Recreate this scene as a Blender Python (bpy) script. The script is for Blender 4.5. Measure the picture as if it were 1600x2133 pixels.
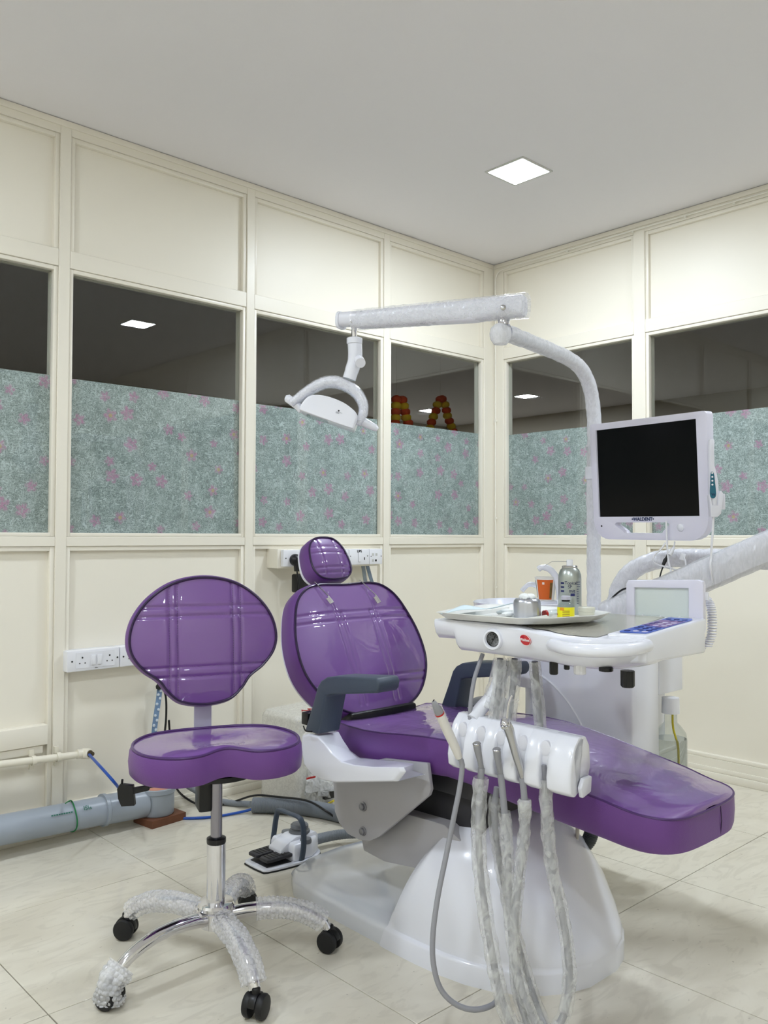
import bpy, bmesh, math, random
from mathutils import Vector, Matrix, noise
random.seed(7)
PI = math.pi
for o in list(bpy.data.objects): bpy.data.objects.remove(o)
S = bpy.context.scene
COL = S.collection

# ------------------------------------------------------------------ camera
cam_data = bpy.data.cameras.new('camera')
cam = bpy.data.objects.new('camera', cam_data); COL.objects.link(cam)
cam_data.sensor_fit = 'VERTICAL'; cam_data.sensor_height = 36.0
cam_data.lens = 1778.07 * 36.0 / 2133.0
cam_data.clip_start = 0.02
yaw, pitch, roll = 0.749135, 0.02868, 0.002807
F = Vector((math.sin(yaw)*math.cos(pitch), math.cos(yaw)*math.cos(pitch), math.sin(pitch)))
R0 = Vector((math.cos(yaw), -math.sin(yaw), 0)); U0 = R0.cross(F)
R1 = R0*math.cos(roll) + U0*math.sin(roll); U1 = U0*math.cos(roll) - R0*math.sin(roll)
M = Matrix.Identity(4)
for i in range(3):
    M[i][0], M[i][1], M[i][2] = R1[i], U1[i], -F[i]
M.translation = (-3.68425, -3.06172, 1.07636)
cam.matrix_world = M
S.camera = cam

# ------------------------------------------------------------------ world and exposure
w = bpy.data.worlds.new('world'); S.world = w; w.use_nodes = True
w.node_tree.nodes['Background'].inputs[0].default_value = (0.05, 0.05, 0.05, 1)
w.node_tree.nodes['Background'].inputs[1].default_value = 0.3
S.view_settings.view_transform = 'Standard'; S.view_settings.look = 'None'
S.view_settings.gamma = 1.0; S.view_settings.use_curve_mapping = False
S.view_settings.exposure = 0.0
LED = 208          # radiance of the ceiling panels

# ------------------------------------------------------------------ materials
MATS = {}
def srgb(r, g, b):
    f = lambda v: (v/255/12.92) if v/255 <= 0.04045 else ((v/255+0.055)/1.055)**2.4
    return (f(r), f(g), f(b), 1)
def mat(name, rgb=(200, 200, 200), rough=.4, metal=0, coat=0, spec=.5, bump=0, bscale=60, trans=0, ior=1.45,
        var=0, vscale=4, emit=None, estr=0, coat_rough=.03, coat_bump=0, cscale=14, sheen=0, alpha=1, bdetail=4):
    if name in MATS: return MATS[name]
    m = bpy.data.materials.new(name); m.use_nodes = True; MATS[name] = m
    nt = m.node_tree; b = nt.nodes['Principled BSDF']; I = b.inputs
    c = srgb(*rgb)
    I['Base Color'].default_value = c
    I['Roughness'].default_value = rough; I['Metallic'].default_value = metal
    I['Specular IOR Level'].default_value = spec; I['IOR'].default_value = ior
    I['Coat Weight'].default_value = coat; I['Coat IOR'].default_value = 1.6; I['Coat Roughness'].default_value = coat_rough
    I['Transmission Weight'].default_value = trans; I['Alpha'].default_value = alpha
    if emit: I['Emission Color'].default_value = srgb(*emit); I['Emission Strength'].default_value = estr
    tc = nt.nodes.new('ShaderNodeTexCoord')
    def nz(scale, detail=4, dist=0):
        n = nt.nodes.new('ShaderNodeTexNoise'); n.inputs['Scale'].default_value = scale
        n.inputs['Detail'].default_value = detail; n.inputs['Distortion'].default_value = dist
        nt.links.new(tc.outputs['Object'], n.inputs['Vector']); return n
    if var:
        n = nz(vscale, 5, .4); mx = nt.nodes.new('ShaderNodeMix'); mx.data_type = 'RGBA'
        mx.inputs[6].default_value = tuple(max(0, k*(1-var)) for k in c[:3]) + (1,)
        mx.inputs[7].default_value = tuple(min(1, k*(1+var)) for k in c[:3]) + (1,)
        nt.links.new(n.outputs[0], mx.inputs[0]); nt.links.new(mx.outputs[2], I['Base Color'])
    if bump:
        n = nz(bscale, bdetail); bp = nt.nodes.new('ShaderNodeBump'); bp.inputs['Strength'].default_value = bump
        bp.inputs['Distance'].default_value = .004
        nt.links.new(n.outputs[0], bp.inputs['Height']); nt.links.new(bp.outputs[0], I['Normal'])
    if coat_bump:
        n = nz(cscale, 3, 1.2); bp = nt.nodes.new('ShaderNodeBump'); bp.inputs['Strength'].default_value = coat_bump
        bp.inputs['Distance'].default_value = .01
        nt.links.new(n.outputs[0], bp.inputs['Height']); nt.links.new(bp.outputs[0], I['Coat Normal'])
    return m

def film_wrap(name, clear=.7, rgb=(235, 235, 238), bump=.6, scale=60, rough=.12, stretch=(1, 1, 1), vary=.10):
    """thin crinkled plastic film: part clear, part milky, glossy"""
    if name in MATS: return MATS[name]
    m = bpy.data.materials.new(name); m.use_nodes = True; MATS[name] = m
    nt = m.node_tree; b = nt.nodes['Principled BSDF']; out = nt.nodes['Material Output']
    b.inputs['Base Color'].default_value = srgb(*rgb); b.inputs['Roughness'].default_value = rough
    tc = nt.nodes.new('ShaderNodeTexCoord'); mp = nt.nodes.new('ShaderNodeMapping')
    mp.inputs['Scale'].default_value = stretch
    nt.links.new(tc.outputs['Object'], mp.inputs[0])
    n = nt.nodes.new('ShaderNodeTexNoise'); n.inputs['Scale'].default_value = scale; n.inputs['Detail'].default_value = 3
    n.inputs['Distortion'].default_value = 1.5
    nt.links.new(mp.outputs[0], n.inputs['Vector'])
    bp = nt.nodes.new('ShaderNodeBump'); bp.inputs['Strength'].default_value = bump; bp.inputs['Distance'].default_value = .006
    nt.links.new(n.outputs[0], bp.inputs['Height']); nt.links.new(bp.outputs[0], b.inputs['Normal'])
    tr = nt.nodes.new('ShaderNodeBsdfTransparent'); mx = nt.nodes.new('ShaderNodeMixShader')
    mr = nt.nodes.new('ShaderNodeMapRange'); mr.inputs[1].default_value = .35; mr.inputs[2].default_value = .65
    mr.inputs[3].default_value = max(0, 1-clear-vary); mr.inputs[4].default_value = min(1, 1-clear+vary)
    nt.links.new(n.outputs[0], mr.inputs[0]); nt.links.new(mr.outputs[0], mx.inputs[0])
    nt.links.new(tr.outputs[0], mx.inputs[1]); nt.links.new(b.outputs[0], mx.inputs[2])
    nt.links.new(mx.outputs[0], out.inputs[0])
    return m

def thin_glass(name, tint=(235, 238, 236), ior=1.5, rough=0.0):
    if name in MATS: return MATS[name]
    m = bpy.data.materials.new(name); m.use_nodes = True; MATS[name] = m
    nt = m.node_tree; nt.nodes.remove(nt.nodes['Principled BSDF']); out = nt.nodes['Material Output']
    fr = nt.nodes.new('ShaderNodeFresnel')
    g = nt.nodes.new('ShaderNodeNewGeometry'); mr = nt.nodes.new('ShaderNodeMapRange')   # same reflectance from either side of the sheet
    mr.inputs[3].default_value = ior; mr.inputs[4].default_value = 1/ior
    nt.links.new(g.outputs['Backfacing'], mr.inputs[0]); nt.links.new(mr.outputs[0], fr.inputs[0])
    tr = nt.nodes.new('ShaderNodeBsdfTransparent'); tr.inputs[0].default_value = srgb(*tint)
    gl = nt.nodes.new('ShaderNodeBsdfGlossy'); gl.inputs['Roughness'].default_value = rough
    mx = nt.nodes.new('ShaderNodeMixShader')
    nt.links.new(fr.outputs[0], mx.inputs[0]); nt.links.new(tr.outputs[0], mx.inputs[1]); nt.links.new(gl.outputs[0], mx.inputs[2])
    nt.links.new(mx.outputs[0], out.inputs[0])
    return m

def emitter(name, rgb, strength):
    if name in MATS: return MATS[name]
    m = bpy.data.materials.new(name); m.use_nodes = True; MATS[name] = m
    nt = m.node_tree; nt.nodes.remove(nt.nodes['Principled BSDF'])
    e = nt.nodes.new('ShaderNodeEmission'); e.inputs[0].default_value = srgb(*rgb); e.inputs[1].default_value = strength
    nt.links.new(e.outputs[0], nt.nodes['Material Output'].inputs[0]); return m

def flower_film():
    """printed window film: tangled pale fibres on grey green, with pink five-petal flowers"""
    m = bpy.data.materials.new('flower_film'); m.use_nodes = True
    nt = m.node_tree; N = nt.nodes; L = nt.links; b = N['Principled BSDF']
    tc = N.new('ShaderNodeTexCoord')
    def mapping(scale=(1, 1, 1), loc=(0, 0, 0), rot=(0, 0, 0), src=None):
        p = N.new('ShaderNodeMapping'); p.inputs['Scale'].default_value = scale; p.inputs['Location'].default_value = loc
        p.inputs['Rotation'].default_value = rot
        L.new(src or tc.outputs['UV'], p.inputs[0]); return p
    def noise_t(scale, vec, detail=3, dist=0):
        n = N.new('ShaderNodeTexNoise'); n.noise_dimensions = '2D'; n.inputs['Scale'].default_value = scale
        n.inputs['Detail'].default_value = detail; n.inputs['Distortion'].default_value = dist
        L.new(vec, n.inputs['Vector']); return n
    def math_n(op, a, bb=None, c=None):
        q = N.new('ShaderNodeMath'); q.operation = op
        for i, v in enumerate((a, bb, c)):
            if v is None: continue
            if isinstance(v, (int, float)): q.inputs[i].default_value = v
            else: L.new(v, q.inputs[i])
        return q.outputs[0]
    def ramp(v, a, bb, lo=0, hi=1):
        r = N.new('ShaderNodeMapRange'); r.inputs[1].default_value = a; r.inputs[2].default_value = bb
        r.inputs[3].default_value = lo; r.inputs[4].default_value = hi; L.new(v, r.inputs[0]); return r.outputs[0]
    def mixc(f, a, bb):
        q = N.new('ShaderNodeMix'); q.data_type = 'RGBA'
        if isinstance(f, (int, float)): q.inputs[0].default_value = f
        else: L.new(f, q.inputs[0])
        for i, v in ((6, a), (7, bb)):
            if isinstance(v, tuple): q.inputs[i].default_value = v
            else: L.new(v, q.inputs[i])
        return q.outputs[2]
    uv = tc.outputs['UV']
    base = noise_t(9, uv, 6, .3); col = mixc(ramp(base.outputs[0], .3, .7), srgb(168, 180, 178), srgb(202, 213, 212))
    fine = noise_t(120, uv, 4, 2.5); col = mixc(ramp(fine.outputs[0], .40, .58, 0, .85), col, srgb(116, 128, 126))
    # curly fibres: contour lines of distorted noise in three directions
    tot = None
    for k, (sc, sx, rot) in enumerate(((22, (1, 2.4, 1), .4), (26, (2.2, 1, 1), 1.0), (20, (1.0, 2.8, 1), 2.2), (34, (1, 1.8, 1), 2.9), (24, (1.7, 1, 1), .1))):
        mp = mapping(sx, (k*3.7, k*1.9, 0), (0, 0, rot))
        n = noise_t(sc, mp.outputs[0], 1.2, 1.8)
        d = math_n('ABSOLUTE', math_n('SUBTRACT', n.outputs[0], .5))
        ln = ramp(d, .010, .026, 1, 0)
        gate = noise_t(sc*.9, mapping((1, 1, 1), (9+k, 4, 0)).outputs[0], 2)
        ln = math_n('MULTIPLY', ln, ramp(gate.outputs[0], .40, .55))
        tot = ln if tot is None else math_n('MAXIMUM', tot, ln)
    col = mixc(math_n('MULTIPLY', tot, .8), col, srgb(232, 242, 242))
    # flowers
    sc = 8.2
    vo = N.new('ShaderNodeTexVoronoi'); vo.voronoi_dimensions = '2D'; vo.inputs['Scale'].default_value = sc
    vo.inputs['Randomness'].default_value = .75; L.new(uv, vo.inputs['Vector'])
    sub = N.new('ShaderNodeVectorMath'); sub.operation = 'SUBTRACT'; L.new(uv, sub.inputs[0])
    L.new(vo.outputs['Position'], sub.inputs[1])
    sp = N.new('ShaderNodeSeparateXYZ'); L.new(sub.outputs[0], sp.inputs[0])
    sc_ = N.new('ShaderNodeSeparateColor'); L.new(vo.outputs['Color'], sc_.inputs[0])
    ang = math_n('ADD', math_n('ARCTAN2', sp.outputs[1], sp.outputs[0]), math_n('MULTIPLY', sc_.outputs[0], 6.28))
    rad = math_n('POWER', math_n('ADD', math_n('MULTIPLY', sp.outputs[0], sp.outputs[0]), math_n('MULTIPLY', sp.outputs[1], sp.outputs[1])), .5)
    petal = math_n('ADD', math_n('MULTIPLY', math_n('ABSOLUTE', math_n('COSINE', math_n('MULTIPLY', ang, 2.5))), .5), .5)
    size = math_n('MULTIPLY', math_n('ADD', math_n('MULTIPLY', sc_.outputs[1], .012), .018), petal)
    fl = ramp(math_n('SUBTRACT', rad, size), -.004, .004, 1, 0)
    soft = ramp(noise_t(120, uv, 3).outputs[0], .32, .62, .15, .85)
    col = mixc(math_n('MULTIPLY', fl, soft), col, srgb(214, 148, 188))
    yel = math_n('MULTIPLY', math_n('MULTIPLY', ramp(rad, .006, .009, 1, 0), math_n('GREATER_THAN', sc_.outputs[2], .8)), .55)
    col = mixc(yel, col, srgb(214, 204, 96))
    L.new(col, b.inputs['Base Color']); b.inputs['Roughness'].default_value = .55
    return m
def tile_mat():
    m = bpy.data.materials.new('floor_tile'); m.use_nodes = True
    nt = m.node_tree; N = nt.nodes; L = nt.links; b = N['Principled BSDF']
    g = N.new('ShaderNodeNewGeometry')
    def nz(scale, detail, dist, sc=(1, 1, 1)):
        mp = N.new('ShaderNodeMapping'); mp.inputs['Scale'].default_value = sc; mp.inputs['Rotation'].default_value = (0, 0, .5)
        L.new(g.outputs['Position'], mp.inputs[0])
        n = N.new('ShaderNodeTexNoise'); n.inputs['Scale'].default_value = scale; n.inputs['Detail'].default_value = detail
        n.inputs['Distortion'].default_value = dist; L.new(mp.outputs[0], n.inputs['Vector']); return n.outputs[0]
    def mix(f, a, c):
        q = N.new('ShaderNodeMix'); q.data_type = 'RGBA'; L.new(f, q.inputs[0])
        if isinstance(a, tuple): q.inputs[6].default_value = a
        else: L.new(a, q.inputs[6])
        q.inputs[7].default_value = c; return q.outputs[2]
    def rmp(v, a, c, lo=0, hi=1):
        r = N.new('ShaderNodeMapRange'); r.inputs[1].default_value = a; r.inputs[2].default_value = c
        r.inputs[3].default_value = lo; r.inputs[4].default_value = hi; L.new(v, r.inputs[0]); return r.outputs[0]
    c = mix(rmp(nz(2.2, 6, 1.5, (1, 2.2, 1)), .35, .65), srgb(214, 207, 190), srgb(224, 218, 202))
    c = mix(rmp(nz(5, 8, 3, (1, 3, 1)), .52, .62, 0, .35), c, srgb(198, 191, 175))
    c = mix(rmp(nz(60, 2, 0), .72, .76, 0, .5), c, srgb(150, 140, 125))
    L.new(c, b.inputs['Base Color']); b.inputs['Roughness'].default_value = .16
    L.new(rmp(nz(4, 5, 1), .3, .7, .07, .17), b.inputs['Roughness'])
    return m

CREAM = mat('cream_paint', (240, 234, 219), .33, bump=.10, bscale=22)
CREAMR = mat('cream_panel', (242, 236, 221), .43, bump=.05, bscale=9)
CEIL = mat('ceiling_white', (237, 234, 236), .75)
PURPLE = mat('purple_vinyl', (106, 64, 134), .42, bump=.12, bscale=420)
PURPLEF = mat('purple_vinyl_under_clear_film', (114, 73, 144), .40, coat=1, coat_rough=.03, coat_bump=.32, cscale=8)
PIPING = mat('purple_piping', (76, 44, 102), .35)
PIPED = mat('dark_piping', (44, 25, 62), .3)
WHITE = mat('white_plastic', (233, 234, 242), .22, coat=.4)
WHITE2 = mat('white_plastic_satin', (226, 226, 234), .35)
LILAC = mat('white_plastic_cool', (226, 224, 238), .24, coat=.3)
GREYM = mat('grey_metal_plate', (176, 174, 178), .4)
GREYD = mat('slate_grey_plastic', (66, 76, 90), .45, bump=.1, bscale=300)
DARK = mat('charcoal_metal', (46, 45, 50), .5)
BLACK = mat('black_plastic', (16, 16, 18), .35)
BLACKR = mat('black_rubber', (20, 20, 22), .5)
CHROME = mat('chrome', (225, 225, 230), .06, metal=1)
STEEL = mat('brushed_steel', (190, 190, 192), .25, metal=1)
HOSE = mat('grey_hose', (150, 150, 156), .45)
HOSED = mat('dark_grey_hose', (104, 104, 110), .5)
PVC = mat('grey_pvc', (158, 166, 176), .3, var=.04, vscale=8)
CORR = mat('grey_corrugated', (132, 137, 143), .45)
WRAP = film_wrap('clear_film', .70, bump=.35, scale=38, vary=.05)
WRAPM = film_wrap('milky_film', .25, (238, 238, 242), .35, 85, .22, (1, 1, .5), .05)
WRAPC = film_wrap('clear_sleeve', .66, (236, 236, 234), .6, 34, .1, (1, 1, .6), .16)
BUBBLE = film_wrap('bubble_wrap_film', .66, (242, 242, 246), .05, 60, .08, vary=.05)
BUBBLED = film_wrap('bubble_wrap_dense', .40, (240, 240, 242), .05, 60, .1, vary=.08)
GLASS = thin_glass('window_glass', (246, 248, 247))
CLEAR = thin_glass('clear_plastic', (238, 241, 241), 1.45)
FILM = flower_film()
TILE = tile_mat()
SOCKET = mat('socket_white', (236, 236, 240), .25)
HOLE = mat('socket_hole', (30, 28, 28), .6)
BLUE = mat('blue_tube', (24, 76, 168), .3)

# ------------------------------------------------------------------ geometry helpers
def V(*a): return Vector(a)
class MB:
    def __init__(s): s.v = []; s.f = []; s.uv = None
    def add(s, vs, fs):
        o = len(s.v); s.v += [tuple(p) for p in vs]; s.f += [tuple(i+o for i in f) for f in fs]; return s
    def box(s, x0, x1, y0, y1, z0, z1):
        vs = [(x, y, z) for z in (z0, z1) for y in (y0, y1) for x in (x0, x1)]
        return s.add(vs, [(0, 2, 3, 1), (4, 5, 7, 6), (0, 1, 5, 4), (2, 6, 7, 3), (0, 4, 6, 2), (1, 3, 7, 5)])
    def loft(s, rings, cap0=True, cap1=True, closed=True):
        n = len(rings[0]); vs = [p for r in rings for p in r]; fs = []
        for i in range(len(rings)-1):
            for j in range(n if closed else n-1):
                k = (j+1) % n; fs.append((i*n+j, i*n+k, (i+1)*n+k, (i+1)*n+j))
        if cap0: fs.append(tuple(range(n-1, -1, -1)))
        if cap1: fs.append(tuple((len(rings)-1)*n+j for j in range(n)))
        return s.add(vs, fs)
    def tube(s, pts, r, n=12, cap=True, prof=None):
        """prof: function(i, angle) -> radius factor"""
        pts = [Vector(p) for p in pts]; rad = r if isinstance(r, (list, tuple)) else [r]*len(pts)
        t = [(pts[min(i+1, len(pts)-1)]-pts[max(i-1, 0)]).normalized() for i in range(len(pts))]
        ref = Vector((0, 0, 1)) if abs(t[0].z) < .9 else Vector((1, 0, 0))
        u = t[0].cross(ref).normalized(); rings = []
        for i, p in enumerate(pts):
            u = (u - t[i]*u.dot(t[i])).normalized(); w_ = t[i].cross(u)
            ring = []
            for j in range(n):
                a = 2*PI*j/n; k = rad[i]*(prof(i, a) if prof else 1)
                ring.append(p + (u*math.cos(a)+w_*math.sin(a))*k)
            rings.append(ring)
        return s.loft(rings, cap, cap)
    def lathe(s, prof, n=24, origin=(0, 0, 0), axis=(0, 0, 1), cap=True):
        """prof: list of (radius, height)"""
        ax = Vector(axis).normalized(); ref = Vector((1, 0, 0)) if abs(ax.x) < .9 else Vector((0, 1, 0))
        u = (ref - ax*ref.dot(ax)).normalized(); w_ = ax.cross(u); o = Vector(origin)
        rings = [[o+ax*h+(u*math.cos(2*PI*j/n)+w_*math.sin(2*PI*j/n))*max(r, 1e-5) for j in range(n)] for r, h in prof]
        return s.loft(rings, cap, cap)
    def prism(s, outline, o, u, v_, d):
        """outline 2-D in (u, v_) about o, extruded along d (vector)"""
        o, u, v_, d = Vector(o), Vector(u), Vector(v_), Vector(d)
        a = [o+u*p[0]+v_*p[1] for p in outline]; return s.loft([a, [p+d for p in a]])
    def xf(s, m): s.v = [tuple(m @ Vector(p)) for p in s.v]; return s
    def mesh(s, name, bevel=0, seg=2, smooth=True, angle=38, bang=30):
        me = bpy.data.meshes.new(name); me.from_pydata(s.v, [], s.f); me.update()
        bm = bmesh.new(); bm.from_mesh(me)
        bmesh.ops.recalc_face_normals(bm, faces=bm.faces)
        if bevel:
            es = [e for e in bm.edges if len(e.link_faces) == 2 and e.calc_face_angle(0) > math.radians(bang)]
            bmesh.ops.bevel(bm, geom=es, offset=bevel, segments=seg, affect='EDGES', profile=.5, clamp_overlap=True)
        bm.to_mesh(me); bm.free()
        if smooth:
            me.polygons.foreach_set('use_smooth', [True]*len(me.polygons)); me.set_sharp_from_angle(angle=math.radians(angle))
        return me
def obj(name, mb, material, parent=None, bevel=0, seg=2, smooth=True, angle=38, subsurf=0, label=None, bang=30):
    me = mb if isinstance(mb, bpy.types.Mesh) else mb.mesh(name, bevel, seg, smooth, angle, bang)
    if material: 
        if not me.materials: me.materials.append(material)
    o = bpy.data.objects.new(name, me); COL.objects.link(o)
    if parent: o.parent = parent
    if subsurf:
        md = o.modifiers.new('s', 'SUBSURF'); md.levels = subsurf; md.render_levels = subsurf
    if label: o['label'] = label
    return o
def tag(o, label, cat, group=None):
    o['label'] = label; o['category'] = cat
    if group: o['group'] = group
    return o
def thing(name, label, cat, loc=(0, 0, 0), rz=0, group=None):
    o = bpy.data.objects.new(name, None); COL.objects.link(o); o.location = loc; o.rotation_euler = (0, 0, rz)
    o.empty_display_size = .05
    return tag(o, label, cat, group)
def struct(name, mb, material, parent=None, **k):
    o = obj(name, mb, material, parent, **k)
    if parent is None: o['kind'] = 'structure'
    return o
def sempty(name):
    o = bpy.data.objects.new(name, None); COL.objects.link(o); o['kind'] = 'structure'; return o
def smoothpath(pts, k=8):
    """Catmull-Rom through the points"""
    P = [Vector(p) for p in pts]; P = [P[0]*2-P[1]] + P + [P[-1]*2-P[-2]]; out = []
    for i in range(1, len(P)-2):
        a, b, c, d = P[i-1:i+3]
        for j in range(k):
            t = j/k
            out.append(.5*((2*b)+(c-a)*t+(2*a-5*b+4*c-d)*t*t+(3*b-a-3*c+d)*t**3))
    out.append(P[-2]); return out
def resample(pts, step):
    P = [Vector(p) for p in pts]; out = [P[0]]; acc = 0
    for a, b in zip(P, P[1:]):
        L = (b-a).length
        while acc+L >= step:
            t = (step-acc)/L; a = a+(b-a)*t; out.append(a.copy()); L = (b-a).length; acc = 0
        acc += L
    if (out[-1]-P[-1]).length > step*.3: out.append(P[-1])
    return out
def smooth2(pts, k=8):
    n = len(pts); P = [Vector((p[0], p[1], 0)) for p in pts]; out = []
    for i in range(n):
        a, b, c, d = P[i-1], P[i], P[(i+1) % n], P[(i+2) % n]
        for j in range(k):
            t = j/k
            q = .5*((2*b)+(c-a)*t+(2*a-5*b+4*c-d)*t*t+(3*b-a-3*c+d)*t**3); out.append((q.x, q.y))
    return out
def rrect(w, h, r, n=6):
    pts = []
    for cx, cy, a0 in ((w/2-r, h/2-r, 0), (-w/2+r, h/2-r, 90), (-w/2+r, -h/2+r, 180), (w/2-r, -h/2+r, 270)):
        for i in range(n+1):
            a = math.radians(a0+90*i/n); pts.append((cx+r*math.cos(a), cy+r*math.sin(a)))
    return pts
def frame(o, x, y, z):
    m = Matrix.Identity(4)
    for i in range(3): m[i][0], m[i][1], m[i][2], m[i][3] = x[i], y[i], z[i], o[i]
    return m
def text_mesh(name, txt, size, depth=.0006, bold=0):
    cu = bpy.data.curves.new(name, 'FONT'); cu.body = txt; cu.size = size; cu.extrude = depth; cu.align_x = 'CENTER'; cu.align_y = 'CENTER'
    cu.offset = bold; cu.resolution_u = 3
    o = bpy.data.objects.new(name, cu); COL.objects.link(o)
    bpy.context.view_layer.update()
    me = bpy.data.meshes.new_from_object(o.evaluated_get(bpy.context.evaluated_depsgraph_get()))
    bpy.data.objects.remove(o); bpy.data.curves.remove(cu); me.name = name; return me
def text(name, txt, size, mtx, material, parent, bold=0, sx=1):
    me = text_mesh(name, txt, size, bold=bold); me.transform(mtx @ Matrix.Diagonal((sx, 1, 1, 1))); me.materials.clear(); me.materials.append(material)
    o = bpy.data.objects.new(name, me); COL.objects.link(o); o.parent = parent; return o
def curly(pts, r, amp, turns): pass

def pad(outline, thick, crown, grooves=(), res=90, rim=.012, power=2.6, gdepth=.004, gw=.006, sag=None):
    """cushion with outline (closed 2-D, star shaped about 0,0): crowned sewn top at z=0 upwards, side wall down to -thick.
    grooves: list of (x0,y0,x1,y1) seams. returns (top MB, side MB, rim points)"""
    out = smooth2(outline, 10); N = 720
    angs = sorted((math.atan2(y, x), math.hypot(x, y)) for x, y in out)
    def Rf(a):
        a = (a+PI) % (2*PI)-PI; lo, hi = 0, len(angs)
        while lo < hi:
            m_ = (lo+hi)//2
            if angs[m_][0] < a: lo = m_+1
            else: hi = m_
        a1, r1 = angs[lo % len(angs)]; a0, r0 = angs[lo-1]
        d = (a1-a0) % (2*PI); t = ((a-a0) % (2*PI))/d if d else 0
        return r0+(r1-r0)*t
    def top_z(x, y, rho):
        z = crown*(1-min(1, rho)**power)
        if sag: z += sag(x, y)
        for x0, y0, x1, y1 in grooves:
            dx, dy = x1-x0, y1-y0; L2 = dx*dx+dy*dy; t = max(0, min(1, ((x-x0)*dx+(y-y0)*dy)/L2))
            d = math.hypot(x-x0-t*dx, y-y0-t*dy); z -= gdepth*math.exp(-(d/gw)**2)
        return z
    top = MB(); idx = {}
    n = res
    for i in range(n+1):
        for j in range(n+1):
            a, b = 2*i/n-1, 2*j/n-1
            if a == 0 and b == 0: r, ph = 0, 0
            elif abs(a) > abs(b): r = a; ph = (PI/4)*(b/a)
            else: r = b; ph = PI/2-(PI/4)*(a/b)
            if r < 0: r, ph = -r, ph+PI
            R_ = Rf(ph)*r*(1-rim/.25) ; x, y = R_*math.cos(ph), R_*math.sin(ph)
            top.v.append((x, y, top_z(x, y, r)))
    for i in range(n):
        for j in range(n):
            top.f.append((i*(n+1)+j, (i+1)*(n+1)+j, (i+1)*(n+1)+j+1, i*(n+1)+j+1))
    side = MB(); K = 128; rings = []
    for k in range(K): pass
    prof = [(1-rim/.25, 0), (1-rim/.25*.35, -.002), (1, -.010), (1.012, -thick*.5), (1, -thick*.9), (1-.03, -thick), (.5, -thick)]
    for s_, z in prof:
        ring = []
        for k in range(K):
            a = 2*PI*k/K; r = Rf(a)*s_; x, y = r*math.cos(a), r*math.sin(a)
            ring.append((x, y, z + (sag(x, y) if sag else 0)))
        rings.append(ring)
    side.loft(rings, False, True)
    rimp = []
    for k in range(K+1):
        a = 2*PI*k/K; r = Rf(a)*(1-rim/.25*.7); x, y = r*math.cos(a), r*math.sin(a)
        rimp.append((x, y, .0015+(sag(x, y) if sag else 0)))
    return top, side, rimp

# ------------------------------------------------------------------ room shell
H = 2.6
XW, YN = -4.72, -5.2          # far side wall and wall behind the camera
# floor: slab with recessed joints between glossy tiles
fl = struct('floor', MB().box(XW-.1, 0.02, YN-.1, 0.02, -.06, -.004), mat('grout', (104, 96, 86), .85))
tile_cache = {}
def tile_mesh(w_, d_):
    k = (round(w_, 3), round(d_, 3))
    if k not in tile_cache:
        tile_cache[k] = MB().box(.0011, w_-.0011, .0011, d_-.0011, -.0045, 0).mesh('tile', .0007, 1)
        tile_cache[k].materials.append(TILE)
    return tile_cache[k]
xs = [-2.323+.583*k for k in range(-4, 5)]; ys = [-.532-.589*k for k in range(-1, 9)]
xs = [XW]+[x for x in xs if XW < x < -.05]+[0.0]; ys = sorted([YN]+[y for y in ys if YN < y < -.05]+[0.0])
for a, b in zip(xs, xs[1:]):
    for c, d in zip(ys, ys[1:]):
        t = obj('tile', tile_mesh(b-a, d-c), TILE, fl); t.location = (a, c, 0)
struct('floor_hall', MB().box(-4.8, 5.2, .06, 5.2, -.06, -.002).box(.06, 5.2, YN, .06, -.06, -.002), mat('hall_floor', (120, 112, 100), .4))
struct('ceiling', MB().box(XW-.1, 5.2, YN-.1, 5.2, H, H+.08), CEIL)

# wall building: post face on plane 0, everything else recessed behind it (local: s along wall, d depth behind, z up)
def left_box(mb, s0, s1, d0, d1, z0, z1): return mb.box(s0, s1, d0, d1, z0, z1)
def right_box(mb, s0, s1, d0, d1, z0, z1): return mb.box(d0, d1, s0, s1, z0, z1)
wall_left = sempty('wall_left'); wall_right = sempty('wall_right')
Z_TOPR, Z_HEAD0, Z_HEAD1, Z_SILL0, Z_SILL1, Z_BASE = 2.548, 2.058, 2.122, 1.037, 1.073, .052
win_n = [0]
def uvplane(name, bx, axis, s0, s1, d, z0, z1):
    """thin film slab with metre UVs"""
    mb = MB(); bx(mb, s0, s1, d, d+.0012, z0, z1); me = mb.mesh(name, smooth=False)
    uv = me.uv_layers.new(name='UVMap')
    for lp in me.loops:
        p = me.vertices[lp.vertex_index].co; uv.data[lp.index].uv = ((p.x if axis == 0 else p.y-2.3), p.z)
    return me
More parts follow.
